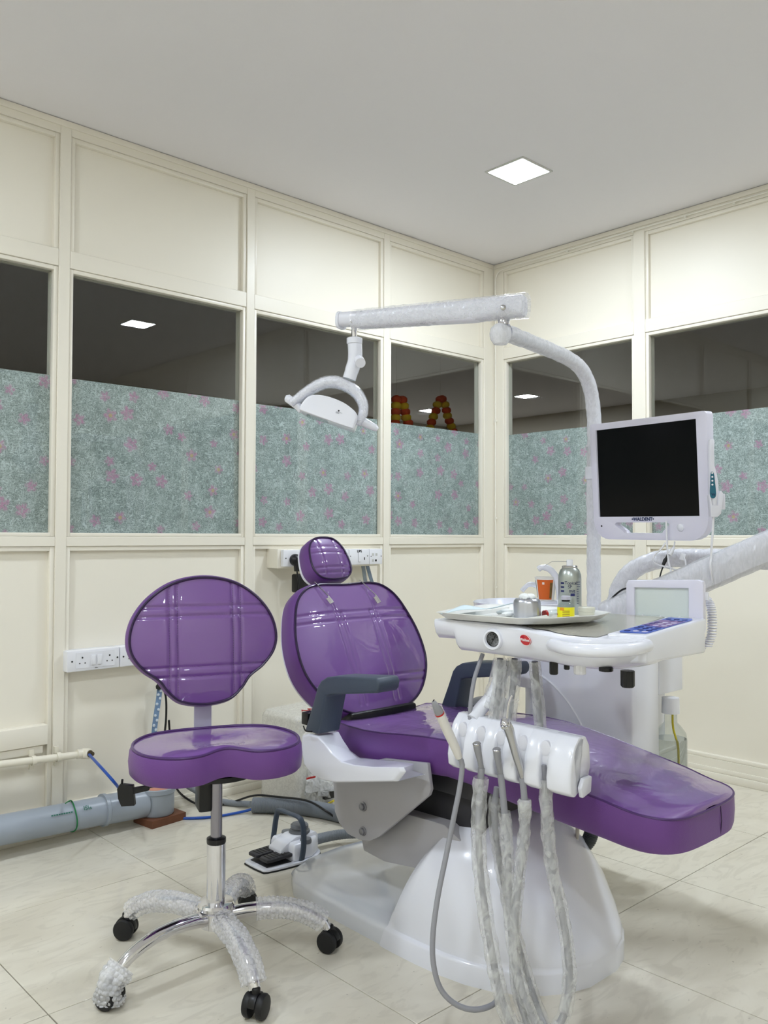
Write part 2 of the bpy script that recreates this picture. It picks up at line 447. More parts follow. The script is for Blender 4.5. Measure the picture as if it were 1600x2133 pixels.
def build_wall(root, bx, axis, posts, ends, film_tops):
    """posts: (a,b) face spans ordered; bays between them"""
    for a, b in posts:
        obj('post', bx(MB(), a, b, 0, .07, 0, H), CREAM, root, bevel=.0015, seg=1)
    for i, ((a0, b0), (a1, b1)) in enumerate(zip(posts, posts[1:])):
        L_, R_ = b0, a1
        obj('top_rail', bx(MB(), L_, R_, .001, .06, Z_TOPR, H), CREAM, root)
        obj('head_rail', bx(MB(), L_, R_, .001, .06, Z_HEAD0, Z_HEAD1), CREAM, root, bevel=.002, seg=1)
        obj('sill_rail', bx(MB(), L_, R_, .001, .06, Z_SILL0, Z_SILL1), CREAM, root, bevel=.002, seg=1)
        obj('bottom_rail', bx(MB(), L_, R_, .001, .06, 0, .09), CREAM, root)
        # upper panel, recessed, with beads on three sides
        obj('panel', bx(MB(), L_-.01, R_+.01, .024, .034, Z_HEAD1-.01, Z_TOPR+.01), CREAMR, root)
        bw, bd = .017, .006
        obj('bead', bx(MB(), L_, L_+bw, bd, .03, Z_HEAD1-.002, Z_TOPR), CREAM, root, bevel=.003)
        obj('bead', bx(MB(), R_-bw, R_, bd, .03, Z_HEAD1-.002, Z_TOPR), CREAM, root, bevel=.003)
        obj('bead', bx(MB(), L_+bw-.001, R_-bw+.001, bd+.0004, .03, Z_TOPR-bw, Z_TOPR), CREAM, root, bevel=.003)
        # lower panel
        obj('panel', bx(MB(), L_-.01, R_+.01, .026, .036, .05, Z_SILL0+.01), CREAMR, root)
        obj('bead', bx(MB(), L_, L_+bw, bd, .03, .09, Z_SILL0), CREAM, root, bevel=.003)
        obj('bead', bx(MB(), R_-bw, R_, bd, .03, .09, Z_SILL0), CREAM, root, bevel=.003)
        obj('bead', bx(MB(), L_+bw-.001, R_-bw+.001, bd+.0004, .03, Z_SILL0-bw, Z_SILL0), CREAM, root, bevel=.003)
        obj('bead', bx(MB(), L_+bw-.001, R_-bw+.001, bd+.0004, .03, .09, .09+bw), CREAM, root, bevel=.003)
        # window
        win_n[0] += 1; wn = sempty('window_%d' % win_n[0])
        for q in ((L_, L_+.016, Z_SILL1, Z_HEAD0), (R_-.016, R_, Z_SILL1, Z_HEAD0), (L_+.015, R_-.015, Z_HEAD0-.016, Z_HEAD0), (L_+.015, R_-.015, Z_SILL1, Z_SILL1+.014)):
            obj('bead', bx(MB(), q[0], q[1], .006, .032, q[2], q[3]), CREAM, wn, bevel=.003)
        obj('glass_pane', bx(MB(), L_+.004, R_-.004, .031, .0311, Z_SILL1, Z_HEAD0), GLASS, wn, smooth=False)
        f = obj('printed_film', uvplane('printed_film', bx, axis, L_+.01, R_-.01, .034, Z_SILL1, film_tops[i]), FILM, wn)
        f['label'] = 'grey green fibre film printed with pink flowers'
        for q in ((L_, L_+.016, Z_SILL1, Z_HEAD0), (R_-.016, R_, Z_SILL1, Z_HEAD0), (L_, R_, Z_HEAD0-.016, Z_HEAD0)):
            obj('bead', bx(MB(), q[0], q[1], .038, .06, q[2], q[3]), CREAM, wn)
PL = [(-4.72, -4.68), (-4.06, -4.02), (-3.262, -3.222), (-2.455, -2.414), (-1.643, -1.603), (-.839, -.80), (-.082, .002)]
build_wall(wall_left, left_box, 0, PL, None, [1.66, 1.66, 1.661, 1.658, 1.653, 1.647])
PR = [(-5.2, -5.16), (-4.20, -4.15), (-3.38, -3.33), (-2.56, -2.51), (-1.74, -1.68), (-.934, -.874), (-.066, .0)]
build_wall(wall_right, right_box, 1, PR, None, [1.64]*6)
struct('baseboard_left', MB().box(-4.72, -.006, -.010, .001, 0, .03).box(-4.72, -.006, -.005, .001, .03, .045), CREAM, bevel=.002)
struct('baseboard_right', MB().box(-.012, .001, -5.2, -.012, 0, .034).box(-.006, .001, -5.2, -.012, .034, .055), CREAM, bevel=.002)
# dado boards low on the wall, left bay (behind the water pipe)
obj('batten', MB().box(-3.20, -2.476, -.012, .03, .335, .405), CREAM, wall_left, bevel=.003)
obj('batten', MB().box(-3.20, -2.49, -.004, .03, .305, .333), CREAM, wall_left, bevel=.003)
struct('wall_side', MB().box(XW-.1, XW, YN, .06, 0, H), CREAMR)
struct('wall_near', MB().box(XW, .06, YN-.1, YN, 0, H), CREAMR)
# cream covering moulding under the ceiling
struct('trim_1', MB().box(-4.72, 0, -.006, .002, 2.575, 2.598), CREAM, bevel=.002)
struct('trim_2', MB().box(-.006, .002, -5.2, 0, 2.575, 2.598), CREAM, bevel=.002)
# the unlit hall beyond the glass
HALLW = mat('hall_wall', (190, 182, 166), .6)
struct('wall_hall_back', MB().box(-4.8, 5.2, 5.0, 5.1, 0, H), HALLW)
struct('wall_hall_right', MB().box(5.0, 5.1, YN, 5.1, 0, H), HALLW)
struct('wall_hall_side', MB().box(-4.9, -4.8, .06, 5.1, 0, H), HALLW)
struct('wall_hall_near', MB().box(.06, 5.1, YN-.1, YN, 0, H), HALLW)
# ------------------------------------------------------------------ ceiling lights
LEDM = emitter('led_panel', (232, 243, 255), LED)
FRAME = mat('light_frame', (206, 206, 200), .4)
def ceiling_light(x, y, label, m=LEDM):
    t = thing('ceiling_light', label, 'ceiling light', (x, y, H), 0, 'square panel lights in the ceiling')
    fr = MB(); a, b = .100, .090
    fr.box(-a, a, -a, -b, -.005, 0).box(-a, a, b, a, -.005, 0).box(-a, -b, -b, b, -.005, 0).box(b, a, -b, b, -.005, 0)
    obj('frame', fr, FRAME, t)
    obj('diffuser', MB().prism(rrect(.184, .184, .016), (0, 0, -.0042), (1, 0, 0), (0, 1, 0), (0, 0, .003)), m, t)
ceiling_light(-.883, -.868, 'lit square panel light in the ceiling near the corner')
ceiling_light(-.83, -2.55, 'lit square ceiling panel light seen as a reflection in the second window')
ceiling_light(-3.75, -.87, 'lit square ceiling panel light beside the left wall, outside the picture')
ceiling_light(-3.75, -2.55, 'lit square ceiling panel light above the camera, outside the picture')
ceiling_light(-3.75, -4.23, 'lit square ceiling panel light at the back of the room, outside the picture')
LEDSTANDIN = emitter('led_reflection_standin', (240, 246, 255), 210)  # added panels: stand in for doubly reflected room lights and brighten the hall
ceiling_light(3.71, 2.63, 'added panel beyond the glass standing in for a reflected light right of the corner post', LEDSTANDIN)
ceiling_light(3.71, 4.09, 'added panel beyond the glass standing in for a reflected light left of the corner post', LEDSTANDIN)

# ------------------------------------------------------------------ placing world-built meshes under a thing
def tm(t):
    return Matrix.Translation(t.location) @ Matrix.Rotation(t.rotation_euler[2], 4, 'Z')
def wobj(name, mb, material, t, root=None, **k):
    """mesh given in world coordinates, parented to thing t (or to its part `t`, with root the thing)"""
    mb.xf(tm(root or t).inverted()); return obj(name, mb, material, t, **k)
def mirror_half(h): return h + [(-x, y) for x, y in reversed(h[1:-1])]
def bubble_tube(path, r0, bump=.0036, pitch=.0120, seed=0, ragged=.003):
    pts = resample(smoothpath(path, 10), .0026); mb = MB(); n = max(24, int(2*PI*r0/.0026)); circ = 2*PI*r0
    cols = max(3, round(circ/pitch)); pc = circ/cols; pr = pitch*.87
    def prof(i, a):
        s = i*.0026; row = round(s/pr); best = 9
        for rr in (row-1, row, row+1):
            off = pc*.5 if rr % 2 else 0; c_ = a*r0; k = round((c_-off)/pc); d = math.hypot(s-rr*pr, c_-off-k*pc); best = min(best, d)
        b = bump*math.sqrt(max(0, 1-(best/(pitch*.46))**2))
        w_ = noise.noise(Vector((s*30+seed*9, math.cos(a)*1.5, math.sin(a)*1.5)))
        return 1+(b+ragged*w_)/r0
    mb.tube(pts, r0, n, False, prof); return mb

# ------------------------------------------------------------------ operator stool
ST = thing('operator_stool', 'purple operator stool with padded back on chrome five-star base', 'stool', (-2.50, -1.165, 0), math.radians(-21))
seat_half = [(0, .168), (.09, .163), (.165, .130), (.208, .055), (.213, -.03), (.185, -.105), (.13, -.145), (.075, -.147), (.03, -.128), (0, -.122)]
def seat_sag(x, y):
    return .010*math.exp(-((y+.10)/.06)**2-(x/.05)**2) - .012*math.exp(-((y-.02)/.08)**2-(x/.11)**2)
top, side, rim = pad(mirror_half(seat_half), .068, .006, res=70, sag=seat_sag)
T = Matrix.Translation((0, 0, .552))
sc = obj('seat', top.xf(T), PURPLEF, ST); obj('seat_side', side.xf(T), PURPLE, ST)
obj('piping', MB().tube([T @ Vector(p) for p in rim], .0036, 8, False), PIPING, sc)
obj('seat_pan', MB().lathe([(.02, .470), (.10, .472), (.10, .484), (.02, .486)], 24), BLACK, ST)
back_half = [(0, .178), (.085, .163), (.15, .122), (.192, .068), (.208, .012), (.200, -.036), (.168, -.078), (.128, -.108), (.102, -.142), (.065, -.170), (0, -.180)]
gr = [(-.2, z, .2, z) for z in (.092, .066, -.072, -.098)] + [(x, -.2, x, .2) for x in (-.098, -.076, .076, .098)]
top, side, rim = pad(mirror_half(back_half), .046, .016, gr, res=110, gdepth=.0035, gw=.0045)
tl = math.radians(7)
FB = frame((0, .185, .790), (1, 0, 0), (0, math.sin(tl), math.cos(tl)), (0, -math.cos(tl), math.sin(tl)))
bk = obj('backrest', top.xf(FB), PURPLEF, ST); obj('backrest_side', side.xf(FB), PURPLE, ST)
obj('piping', MB().tube([FB @ Vector(p) for p in rim], .0034, 8, False), PIPED, bk)
for g in gr[4:]:
    thr = MB()
    for k in range(44):
        v0 = -.14+k*.0066; 
        if abs(g[0]) > .09 and v0 < -.125: continue
        a = FB @ Vector((g[0], v0, .0135)); b = FB @ Vector((g[0], v0+.004, .0135)); thr.tube([a, b], .0008, 5)
    obj('stitching', thr, PIPING, bk)['kind'] = 'stuff'
obj('back_post', MB().prism([(-.024, -.0), (.024, 0), (.024, .008), (-.024, .008)], (0, .206, .46), (1, 0, 0), (0, 1, 0), (0, 0, .25))
    .prism([(-.024, 0), (.024, 0), (.024, .17), (-.024, .17)], (0, .044, .456), (1, 0, 0), (0, 1, 0), (0, 0, .008)), mat('lavender_metal', (196, 192, 214), .35), ST, bevel=.002)
obj('mechanism', MB().box(-.05, .03, -.03, .075, .452, .474).box(-.045, -.005, .0, .06, .375, .455), BLACK, ST, bevel=.006)
obj('gas_rod', MB().lathe([(.0145, .28), (.0145, .455)], 20), mat('grey_rod', (150, 148, 158), .25, metal=1), ST)
obj('column_collar', MB().lathe([(.0235, .296), (.0245, .300), (.0245, .309), (.019, .312)], 24), BLACK, ST)
obj('column', MB().lathe([(.0235, .12), (.0235, .297), (.021, .300)], 28), CHROME, ST)
obj('hub', MB().lathe([(.028, .085), (.038, .090), (.040, .128), (.034, .130), (.047, .136), (.048, .144), (.044, .150), (.026, .153)], 32), CHROME, ST, angle=30)
# tilt lever with a paddle reaching out to the left of the seat
lv = MB().tube([(-2.527, -1.149, 0.452), (-2.606, -1.131, 0.461), (-2.666, -1.116, 0.461)], .006, 8)
wobj('lever', lv, BLACK, ST, bevel=0)
pd = MB(); pc = Vector((-2.713, -1.098, 0.447)); Rv = Vector((.732, -.681, 0)); Fv = Vector((.681, .732, 0))
pd.prism([(-.021, .014), (-.014, .026), (.017, .022), (.022, -.026), (-.010, -.028), (-.018, -.01)], pc-Fv*.008, Rv, (0, 0, 1), Fv*.016)
pd.prism([(-.008, .012), (.056, .022), (.056, .010), (-.004, -.004)], pc-Fv*.006, Rv, (0, 0, 1), Fv*.012)
pd.tube([pc+Rv*-.012+Vector((0, 0, .02)), pc+Rv*-.010+Vector((0, 0, .036))], .003, 8)
wobj('lever_paddle', pd, BLACK, ST, bevel=.003)
leg_prof = [(.030, .114), (.075, .121), (.13, .123), (.185, .117), (.235, .100), (.272, .076), (.284, .058)]
WRAPS = {-32: (.10, .275), 40: (.04, .282), 112: (.05, .275), 184: None, 256: (.055, .279)}
for wa, wr in WRAPS.items():
    la = math.radians(wa+21); u = Vector((math.cos(la), math.sin(la), 0)); Z = Vector((0, 0, 1)); sdir = Vector((-math.sin(la), math.cos(la), 0))
    path = smoothpath([u*r+Z*z for r, z in leg_prof], 6)
    n_ = len(path); leg = obj('leg', MB().tube(path, [.0185-.005*i/(n_-1) for i in range(n_)], 16), CHROME, ST)
    if wr:
        pp = [p for p in path if wr[0] <= p.xy.length <= wr[1]]
        wpo = obj('bubble_wrap', bubble_tube(pp, .0245 if wa != 256 else .027, seed=wa), BUBBLE, leg)
    else:
        # loose bubble wrap bunched round the caster of the bare chrome leg
        pp = [u*.262+Z*.082, u*.284+Z*.060, u*.292+Z*.035, u*.296+Z*.012]
        wpo = obj('bubble_wrap', bubble_tube(pp, .029, .0045, .012, seed=3, ragged=.010), BUBBLED, leg)
    wpo['label'] = 'clear bubble wrap left on the leg'
    # twin wheel caster
    tw = la + {-32: .9, 40: .4, 112: 1.9, 184: .35, 256: .75}[wa]
    ax = Vector((math.cos(tw), math.sin(tw), 0)); c0 = u*.292; fw = Vector((-ax.y, ax.x, 0))
    hood = MB(); hp = [(.027*math.cos(a)*1.04, .0285+.027*math.sin(a)*1.06) for a in [PI*k/12-.15 for k in range(13)]]
    hood.prism(hp, c0-ax*.009, fw, Z, ax*.018); hood.lathe([(.010, .045), (.010, .066), (.006, .068)], 14, c0-fw*.0)
    cs = obj('caster', hood, BLACK, ST, bevel=.002)
    for s_ in (-1, 1):
        obj('wheel', MB().lathe([(.018, 0), (.0265, .002), (.0275, .006), (.0275, .013), (.025, .017), (.012, .019)], 24, c0+ax*s_*.0075+Z*.0275, ax*s_), BLACKR, cs)

# ------------------------------------------------------------------ dental chair
CX = -1.85
DC = thing('dental_chair', 'purple padded dental chair on a white moulded pedestal', 'dental chair', (CX, -1.5, 0))
# floor plate
half = [(0, -.86), (.13, -.872), (.225, -.915), (.268, -.985), (.280, -1.12), (.284, -1.35), (.284, -1.46)]
pl = MB(); o_ = [(CX+x, y) for x, y in half] + [(CX-x, y) for x, y in reversed(half)]; o_ = o_[:len(half)] + o_[len(half):-1]
cen = Vector((CX, -1.25))
rings = []
for s_, z in ((1, 0), (1, .036), (.985, .046), (.95, .053), (.80, .060), (.55, .066), (.2, .072)):
    rings.append([(cen.x+(x-cen.x)*s_, cen.y+(y-cen.y)*s_, z) for x, y in o_])
wobj('floor_plate', pl.loft(rings), mat('plate_white', (222, 224, 230), .12, coat=.6, coat_bump=.12, cscale=5), DC, angle=50)
# pedestal shell
secs = [(-1.385, -1.490, .288, .268), (-1.395, -1.500, .290, .300), (-1.44, -1.535, .291, .335), (-1.52, -1.60, .290, .352), (-1.60, -1.66, .284, .345), (-1.67, -1.715, .272, .312),
        (-1.735, -1.765, .248, .255), (-1.79, -1.805, .212, .185), (-1.83, -1.838, .172, .128), (-1.862, -1.866, .122, .088), (-1.882, -1.884, .06, .062)]
rings = []
for yb, yt, w_, h in secs:
    ring = []; q = []
    nseg = 22; ex = .62+.42*max(0, min(1, (-yb-1.46)/.30))
    q = [(w_, 0), (w_, .046), (w_-.004, .052), (w_-.011, .055)]
    for k in range(1, nseg+1):
        th = (PI/2)*k/nseg; q.append(((w_-.012)*max(0, math.cos(th))**ex, .055+(h-.055)*math.sin(th)**.95))
    full = q + [(-x, z) for x, z in reversed(q[:-1])]
    for x, z in full:
        t_ = z/max(h, .06); ring.append((CX+x, yb+(yt-yb)*t_, z))
    rings.append(ring)
wobj('pedestal', MB().loft(rings), WHITE, DC, angle=60)
# lifting arms between pedestal and seat frame
arm = [(-2.040, -1.200, 0.209), (-2.040, -1.355, 0.321), (-2.040, -1.526, 0.327), (-2.040, -1.665, 0.264), (-2.040, -1.585, 0.206), (-2.040, -1.298, 0.168), (-2.040, -1.211, 0.175)]
mb = MB(); mb.loft([[Vector(p) for p in arm], [Vector(p)+V(.38, 0, 0) for p in arm]]); wobj('lower_lift_arm', mb, GREYM, DC, bevel=.004)
arm = [(-2.000, -1.333, 0.299), (-2.000, -1.436, 0.396), (-2.000, -1.453, 0.462), (-2.000, -1.549, 0.470), (-2.000, -1.590, 0.442), (-2.000, -1.615, 0.374), (-2.000, -1.631, 0.287), (-2.000, -1.590, 0.282), (-2.000, -1.498, 0.278)]
mb = MB(); mb.loft([[Vector(p) for p in arm], [Vector(p)+V(.30, 0, 0) for p in arm]]); wobj('upper_lift_arm', mb, DARK, DC, bevel=.004)
mb = MB().box(-2.02, -1.68, -1.62, -1.16, .40, .455); wobj('seat_frame', mb, DARK, DC, bevel=.006)
sp = [(-2.085, -1.128, 0.366), (-2.085, -1.135, 0.279), (-2.085, -1.155, 0.251), (-2.085, -1.193, 0.229), (-2.085, -1.241, 0.225), (-2.085, -1.287, 0.233), (-2.085, -1.326, 0.255), (-2.085, -1.514, 0.408), (-2.085, -1.521, 0.425), (-2.085, -1.509, 0.490), (-2.085, -1.345, 0.471), (-2.085, -1.141, 0.404)]
for xo in (0, .47):
    mb = MB(); a = [Vector(p)+V(xo, 0, 0) for p in sp]; mb.loft([a, [p+V(.012, 0, 0) for p in a]])
    pt = wobj('side_plate', mb, GREYM, DC, bevel=.002)
    if xo == 0:
        for b in ((-2.085, -1.261, 0.322), (-2.085, -1.261, 0.254)):
            wobj('bolt', MB().lathe([(.013, 0), (.013, .003), (.009, .0045), (.009, .010), (.006, .0115)], 18, Vector(b)+V(.001, 0, 0), (-1, 0, 0)), mat('bolt_zinc', (140, 140, 146), .35, metal=.8), pt, root=DC)
# white arm carriers: the outer face follows a ridge, the top surface slopes in to the cushion
br = [(-2.200, -1.130, 0.515), (-2.200, -1.126, 0.476), (-2.200, -1.140, 0.436), (-2.200, -1.175, 0.415), (-2.200, -1.228, 0.409), (-2.200, -1.283, 0.415), (-2.200, -1.518, 0.467), (-2.200, -1.548, 0.498), (-2.200, -1.540, 0.507), (-2.200, -1.432, 0.487), (-2.200, -1.357, 0.477), (-2.200, -1.307, 0.476), (-2.200, -1.260, 0.493), (-2.200, -1.231, 0.514), (-2.200, -1.204, 0.525), (-2.200, -1.163, 0.526)]
bi = [(-2.100, -1.023, 0.498), None, None, None, None, None, None, (-2.100, -1.471, 0.467), (-2.100, -1.475, 0.486), (-2.100, -1.417, 0.480), (-2.100, -1.342, 0.471), (-2.100, -1.263, 0.461), (-2.100, -1.222, 0.473), (-2.100, -1.192, 0.496), (-2.100, -1.171, 0.517), (-2.100, -1.096, 0.510)]
for sgn in (0, 1):
    a = [Vector(p) for p in br]; b = [Vector(q) if q else Vector((-2.10, p[1], p[2])) for p, q in zip(br, bi)]
    m1 = [p+(q-p)*.10 for p, q in zip(a, b)]; ca = sum(a, Vector())/len(a); a0_ = [p+(ca-p)*.05 for p in a]; a0_ = [Vector((-2.206, p.y, p.z)) for p in a0_]
    q_ = [a0_, a, b]
    if sgn: q_ = [[Vector((2*(-1.885)-p.x, p.y, p.z)) for p in r] for r in q_]
    wobj('arm_carrier', MB().loft(q_), WHITE, DC, bevel=.005, seg=3, bang=25)
# armrests
ar = [(-2.200, -1.139, 0.529), (-2.200, -1.177, 0.614), (-2.200, -1.196, 0.661), (-2.200, -1.211, 0.678), (-2.200, -1.236, 0.691), (-2.200, -1.277, 0.698), (-2.200, -1.439, 0.713), (-2.200, -1.448, 0.701), (-2.200, -1.444, 0.683), (-2.200, -1.435, 0.674), (-2.200, -1.257, 0.646), (-2.200, -1.232, 0.639), (-2.200, -1.202, 0.529)]
for sgn in (0, 1):
    a = [Vector(p)+(V(.552, 0, -.016) if sgn else V(0, 0, 0)) for p in ar]; q = [a, [p+V(.078, 0, 0) for p in a]]
    wobj('armrest', MB().loft(q), GREYD, DC, bevel=.006, seg=3, bang=40)
# seat and leg cushion in one piece, lofted along its length
prof = [(-1.075, .520, .432, .165), (-1.09, .529, .430, .195), (-1.12, .531, .428, .213), (-1.175, .530, .428, .221), (-1.25, .531, .432, .227), (-1.325, .536, .437, .227), (-1.40, .544, .446, .222), (-1.475, .550, .452, .216), (-1.55, .554, .458, .214),
        (-1.625, .552, .456, .2165), (-1.70, .544, .447, .217), (-1.775, .534, .438, .214), (-1.85, .522, .430, .209), (-1.925, .511, .421, .203),
        (-2.0, .500, .413, .196), (-2.05, .490, .406, .190), (-2.075, .486, .404, .186)] + [(-2.075-.083*math.sin(PI/2*k/14), .486-.009*k/14, .404, .186*max(.03, math.cos(PI/2*k/14))**.45) for k in range(1, 15)]
fine = []
for i in range(len(prof)-1):
    for k in range(3):
        t_ = k/3; fine.append(tuple(prof[i][j]+(prof[i+1][j]-prof[i][j])*t_ for j in range(4)))
fine.append(prof[-1])
rt, rs = [], []; rimL, rimR = [], []
for y, zt, zb, w_ in fine:
    top_ = []; n_ = 34
    for k in range(n_+1):
        s_ = -1+2*k/n_; x = s_*(w_-.006)
        cr = .013*(1-abs(s_)**2.6)*min(1, w_/.13); v_ = -(.006*math.exp(-((y+1.36)/.12)**2)+.036*math.exp(-((y+1.06)/.085)**2))*(1-s_*s_)
        top_.append((CX+x, y, zt+cr+v_))
    rt.append(top_)
    sd = [(CX-w_+.006, y, zt), (CX-w_+.001, y, zt-.003), (CX-w_-.001, y, zt-.012), (CX-w_-.003, y, zt-(zt-zb)*.5), (CX-w_+.002, y, zb+.010), (CX-w_+.012, y, zb)]
    sd = sd + [(2*CX-x, yy, z) for x, yy, z in reversed(sd)]; rs.append(sd)
    rimL.append((CX-w_+.004, y, zt+.001)); rimR.append((CX+w_-.004, y, zt+.001))
ct = wobj('seat_and_leg_cushion', MB().loft(rt, False, False, closed=False), PURPLEF, DC)
sm = MB(); n_ = len(rs[0]); 
vs = [p for r in rs for p in r]; fs = []
for i in range(len(rs)-1):
    for j in range(n_-1): fs.append((i*n_+j, i*n_+j+1, (i+1)*n_+j+1, (i+1)*n_+j))
fs.append(tuple(range(n_))); fs.append(tuple((len(rs)-1)*n_+j for j in range(n_)))
sm.add(vs, fs); wobj('cushion_side', sm, PURPLE, DC)
rimp = rimL + list(reversed(rimR)); wobj('piping', MB().tube([Vector(p)-V(0, 0, .003) for p in rimp], .0032, 8), PIPING, ct, root=DC)
wobj('side_seam', MB().tube([V(CX+.045, -2.1575, .474), V(CX+.045, -2.1600, .44), V(CX+.045, -2.157, .408)], .0010, 6), PIPED, ct, root=DC)
# backrest
def tilted(o, deg):
    t_ = math.radians(deg); return frame(o, (1, 0, 0), (0, math.sin(t_), math.cos(t_)), (0, -math.cos(t_), math.sin(t_)))
bh = [(0, .238), (.055, .240), (.115, .241), (.170, .228), (.218, .188), (.250, .120), (.270, .040), (.268, -.045), (.238, -.112), (.180, -.172), (.095, -.206), (0, -.216)]
gr = [(-.25, .130, .25, .130), (-.25, .102, .25, .102), (-.25, -.095, .25, -.095), (-.25, -.120, .25, -.120),
      (-.085, -.17, -.085, .20), (-.062, -.17, -.062, .13), (.062, -.17, .062, .13), (.085, -.17, .085, .20)]
FB = tilted((CX, -1.0, .71), 26)
top, side, rim = pad(mirror_half(bh), .070, .020, gr, res=130, gdepth=.0030, gw=.005)
bk = wobj('backrest', top.xf(FB), PURPLEF, DC); wobj('backrest_side', side.xf(FB), PURPLE, DC)
wobj('piping', MB().tube([FB @ Vector(p) for p in rim], .0036, 8, False), PIPED, bk, root=DC)
sh = []
for s_, z in ((.97, -.066), (.985, -.074), (.93, -.092), (.6, -.105)):
    sh.append([FB @ Vector((x*s_, y*s_, z)) for x, y in smooth2(mirror_half(bh), 5)])
wobj('back_shell', MB().loft(sh), WHITE2, DC)
wobj('back_hinge', MB().box(CX-.14, CX+.14, -1.10, -1.00, .44, .54), BLACK, DC, bevel=.01)
# headrest
hh = [(0, .086), (.045, .079), (.076, .046), (.088, -.004), (.084, -.045), (.056, -.072), (0, -.079)]
gr = [(-.09, .042, .09, .042), (-.09, .020, .09, .020), (-.09, -.034, .09, -.034), (-.09, -.052, .09, -.052), (-.035, -.08, -.035, .08), (.035, -.08, .035, .08)]
FH = tilted((CX, -.82, 1.0), 27)
top, side, rim = pad(mirror_half(hh), .058, .014, gr, res=70, rim=.02, gdepth=.0022, gw=.004)
hd = wobj('headrest', top.xf(FH), PURPLEF, DC); wobj('headrest_side', side.xf(FH), PURPLE, DC)
wobj('piping', MB().tube([FH @ Vector(p) for p in rim], .0032, 8, False), PIPED, hd, root=DC)
wobj('headrest_shell', MB().loft([[FH @ Vector((x*s_, y*s_, z)) for x, y in smooth2(mirror_half(hh), 4)] for s_, z in ((.98, -.054), (1.0, -.062), (.9, -.074), (.5, -.08))]), WHITE2, DC)
wobj('headrest_bar', MB().tube([V(CX, -.76, .95), V(CX, -.80, .88), V(CX, -.86, .78)], .012, 10), STEEL, DC)
# small black sensor box with its lead behind the left arm
wobj('switch_box', MB().box(-2.185, -2.145, -1.135, -1.105, .540, .575), BLACK, DC, bevel=.003)
wobj('switch_lead', MB().tube(smoothpath([(-2.228, -1.171, 0.552), (-2.229, -1.183, 0.541), (-2.223, -1.203, 0.541)], 6), .0022, 6), BLACK, DC)

# ------------------------------------------------------------------ helpers for this section
def plate_holes(outer, holes, depth):
    """flat plate in XY (z from 0 to -depth) with holes"""
    bm = bmesh.new(); edges = []
    for lp in [outer]+list(holes):
        vs = [bm.verts.new((x, y, 0)) for x, y in lp]
        for i in range(len(vs)): edges.append(bm.edges.new((vs[i], vs[(i+1) % len(vs)])))
    bmesh.ops.triangle_fill(bm, use_beauty=True, use_dissolve=False, edges=edges)
    r = bmesh.ops.extrude_face_region(bm, geom=bm.faces[:])
    for v in r['geom']:
        if isinstance(v, bmesh.types.BMVert): v.co.z -= depth
    bmesh.ops.recalc_face_normals(bm, faces=bm.faces)
    mb = MB(); bm.verts.index_update(); mb.v = [tuple(v.co) for v in bm.verts]; mb.f = [tuple(v.index for v in f.verts) for f in bm.faces]
    bm.free(); return mb
def cyl_patch(r0, r1, z0, z1, a0, a1, n=14):
    """patch on a cone: radius r0 at z0, r1 at z1"""
    mb = MB(); rings = []
    for z, r in ((z0, r0), (z1, r1)):
        rings.append([(r*math.cos(a0+(a1-a0)*k/n), r*math.sin(a0+(a1-a0)*k/n), z) for k in range(n+1)])
    return mb.loft(rings, False, False, closed=False)
def cyl_text(name, txt, size, r, z, ang, material, parent, off=(0, 0, 0), bold=0, flip=False):
    me = text_mesh(name, txt, size, .0001, bold)
    for v in me.vertices:
        x, y = (v.co.x, v.co.y) if not flip else (-v.co.y, v.co.x)
        a = ang+x/r; v.co = (off[0]+(r+.0003)*math.cos(a), off[1]+(r+.0003)*math.sin(a), off[2]+z+y)
    me.materials.clear(); me.materials.append(material)
    o = bpy.data.objects.new(name, me); COL.objects.link(o); o.parent = parent; return o
def wrinkle(amp, freq, seed=0):
    return lambda i, a: 1+amp*noise.noise(Vector((i*freq, math.cos(a)*1.3+seed, math.sin(a)*1.3)))
def sleeve(path, r, amp=.16, freq=.22, seed=0, step=.006, n=16):
    return MB().tube(resample(smoothpath(path, 10), step), r, n, False, wrinkle(amp, freq, seed))

# ------------------------------------------------------------------ spittoon unit beside the chair
SU = thing('spittoon_unit', 'white spittoon cabinet standing behind the leg rest of the chair', 'spittoon unit', (-1.345, -1.54, 0))
body = MB(); ol = [(-1.20, -1.35), (-1.25, -1.335), (-1.42, -1.335), (-1.47, -1.35), (-1.49, -1.39), (-1.49, -1.72), (-1.482, -1.742), (-1.465, -1.75), (-1.345, -1.75), (-1.345, -1.69), (-1.20, -1.69)]
body.loft([[(x, y, z) for x, y in ol] for z in (.285, .80)])
ol2 = [(-1.20, -1.35), (-1.25, -1.335), (-1.42, -1.335), (-1.47, -1.35), (-1.49, -1.39), (-1.49, -1.72), (-1.482, -1.742), (-1.465, -1.75), (-1.215, -1.75), (-1.20, -1.735)]
wobj('cabinet', body, WHITE, SU, bevel=.004)
wobj('mounting_bracket', MB().box(-1.66, -1.48, -1.62, -1.42, .30, .38), DARK, SU, bevel=.004)
wobj('cabinet_head', MB().box(-1.344, -1.20, -1.75, -1.691, .606, .80), WHITE, SU, bevel=.004)
arcp = []
for k in range(25):
    a = math.radians(8+82*k/24); arcp.append((-1.4915, -1.335-.30*math.sin(a)*1.0, .30+.36*math.cos(a)))
wobj('arc_moulding', MB().tube(arcp, .0035, 8), WHITE, SU)
bc = V(-1.47, -1.33, 0)
bw = MB().lathe([(.03, .795), (.10, .80), (.142, .825), (.150, .858), (.152, .866), (.147, .868), (.143, .860), (.12, .825), (.03, .808)], 48, bc)
wobj('spittoon_bowl', bw, WHITE, SU)
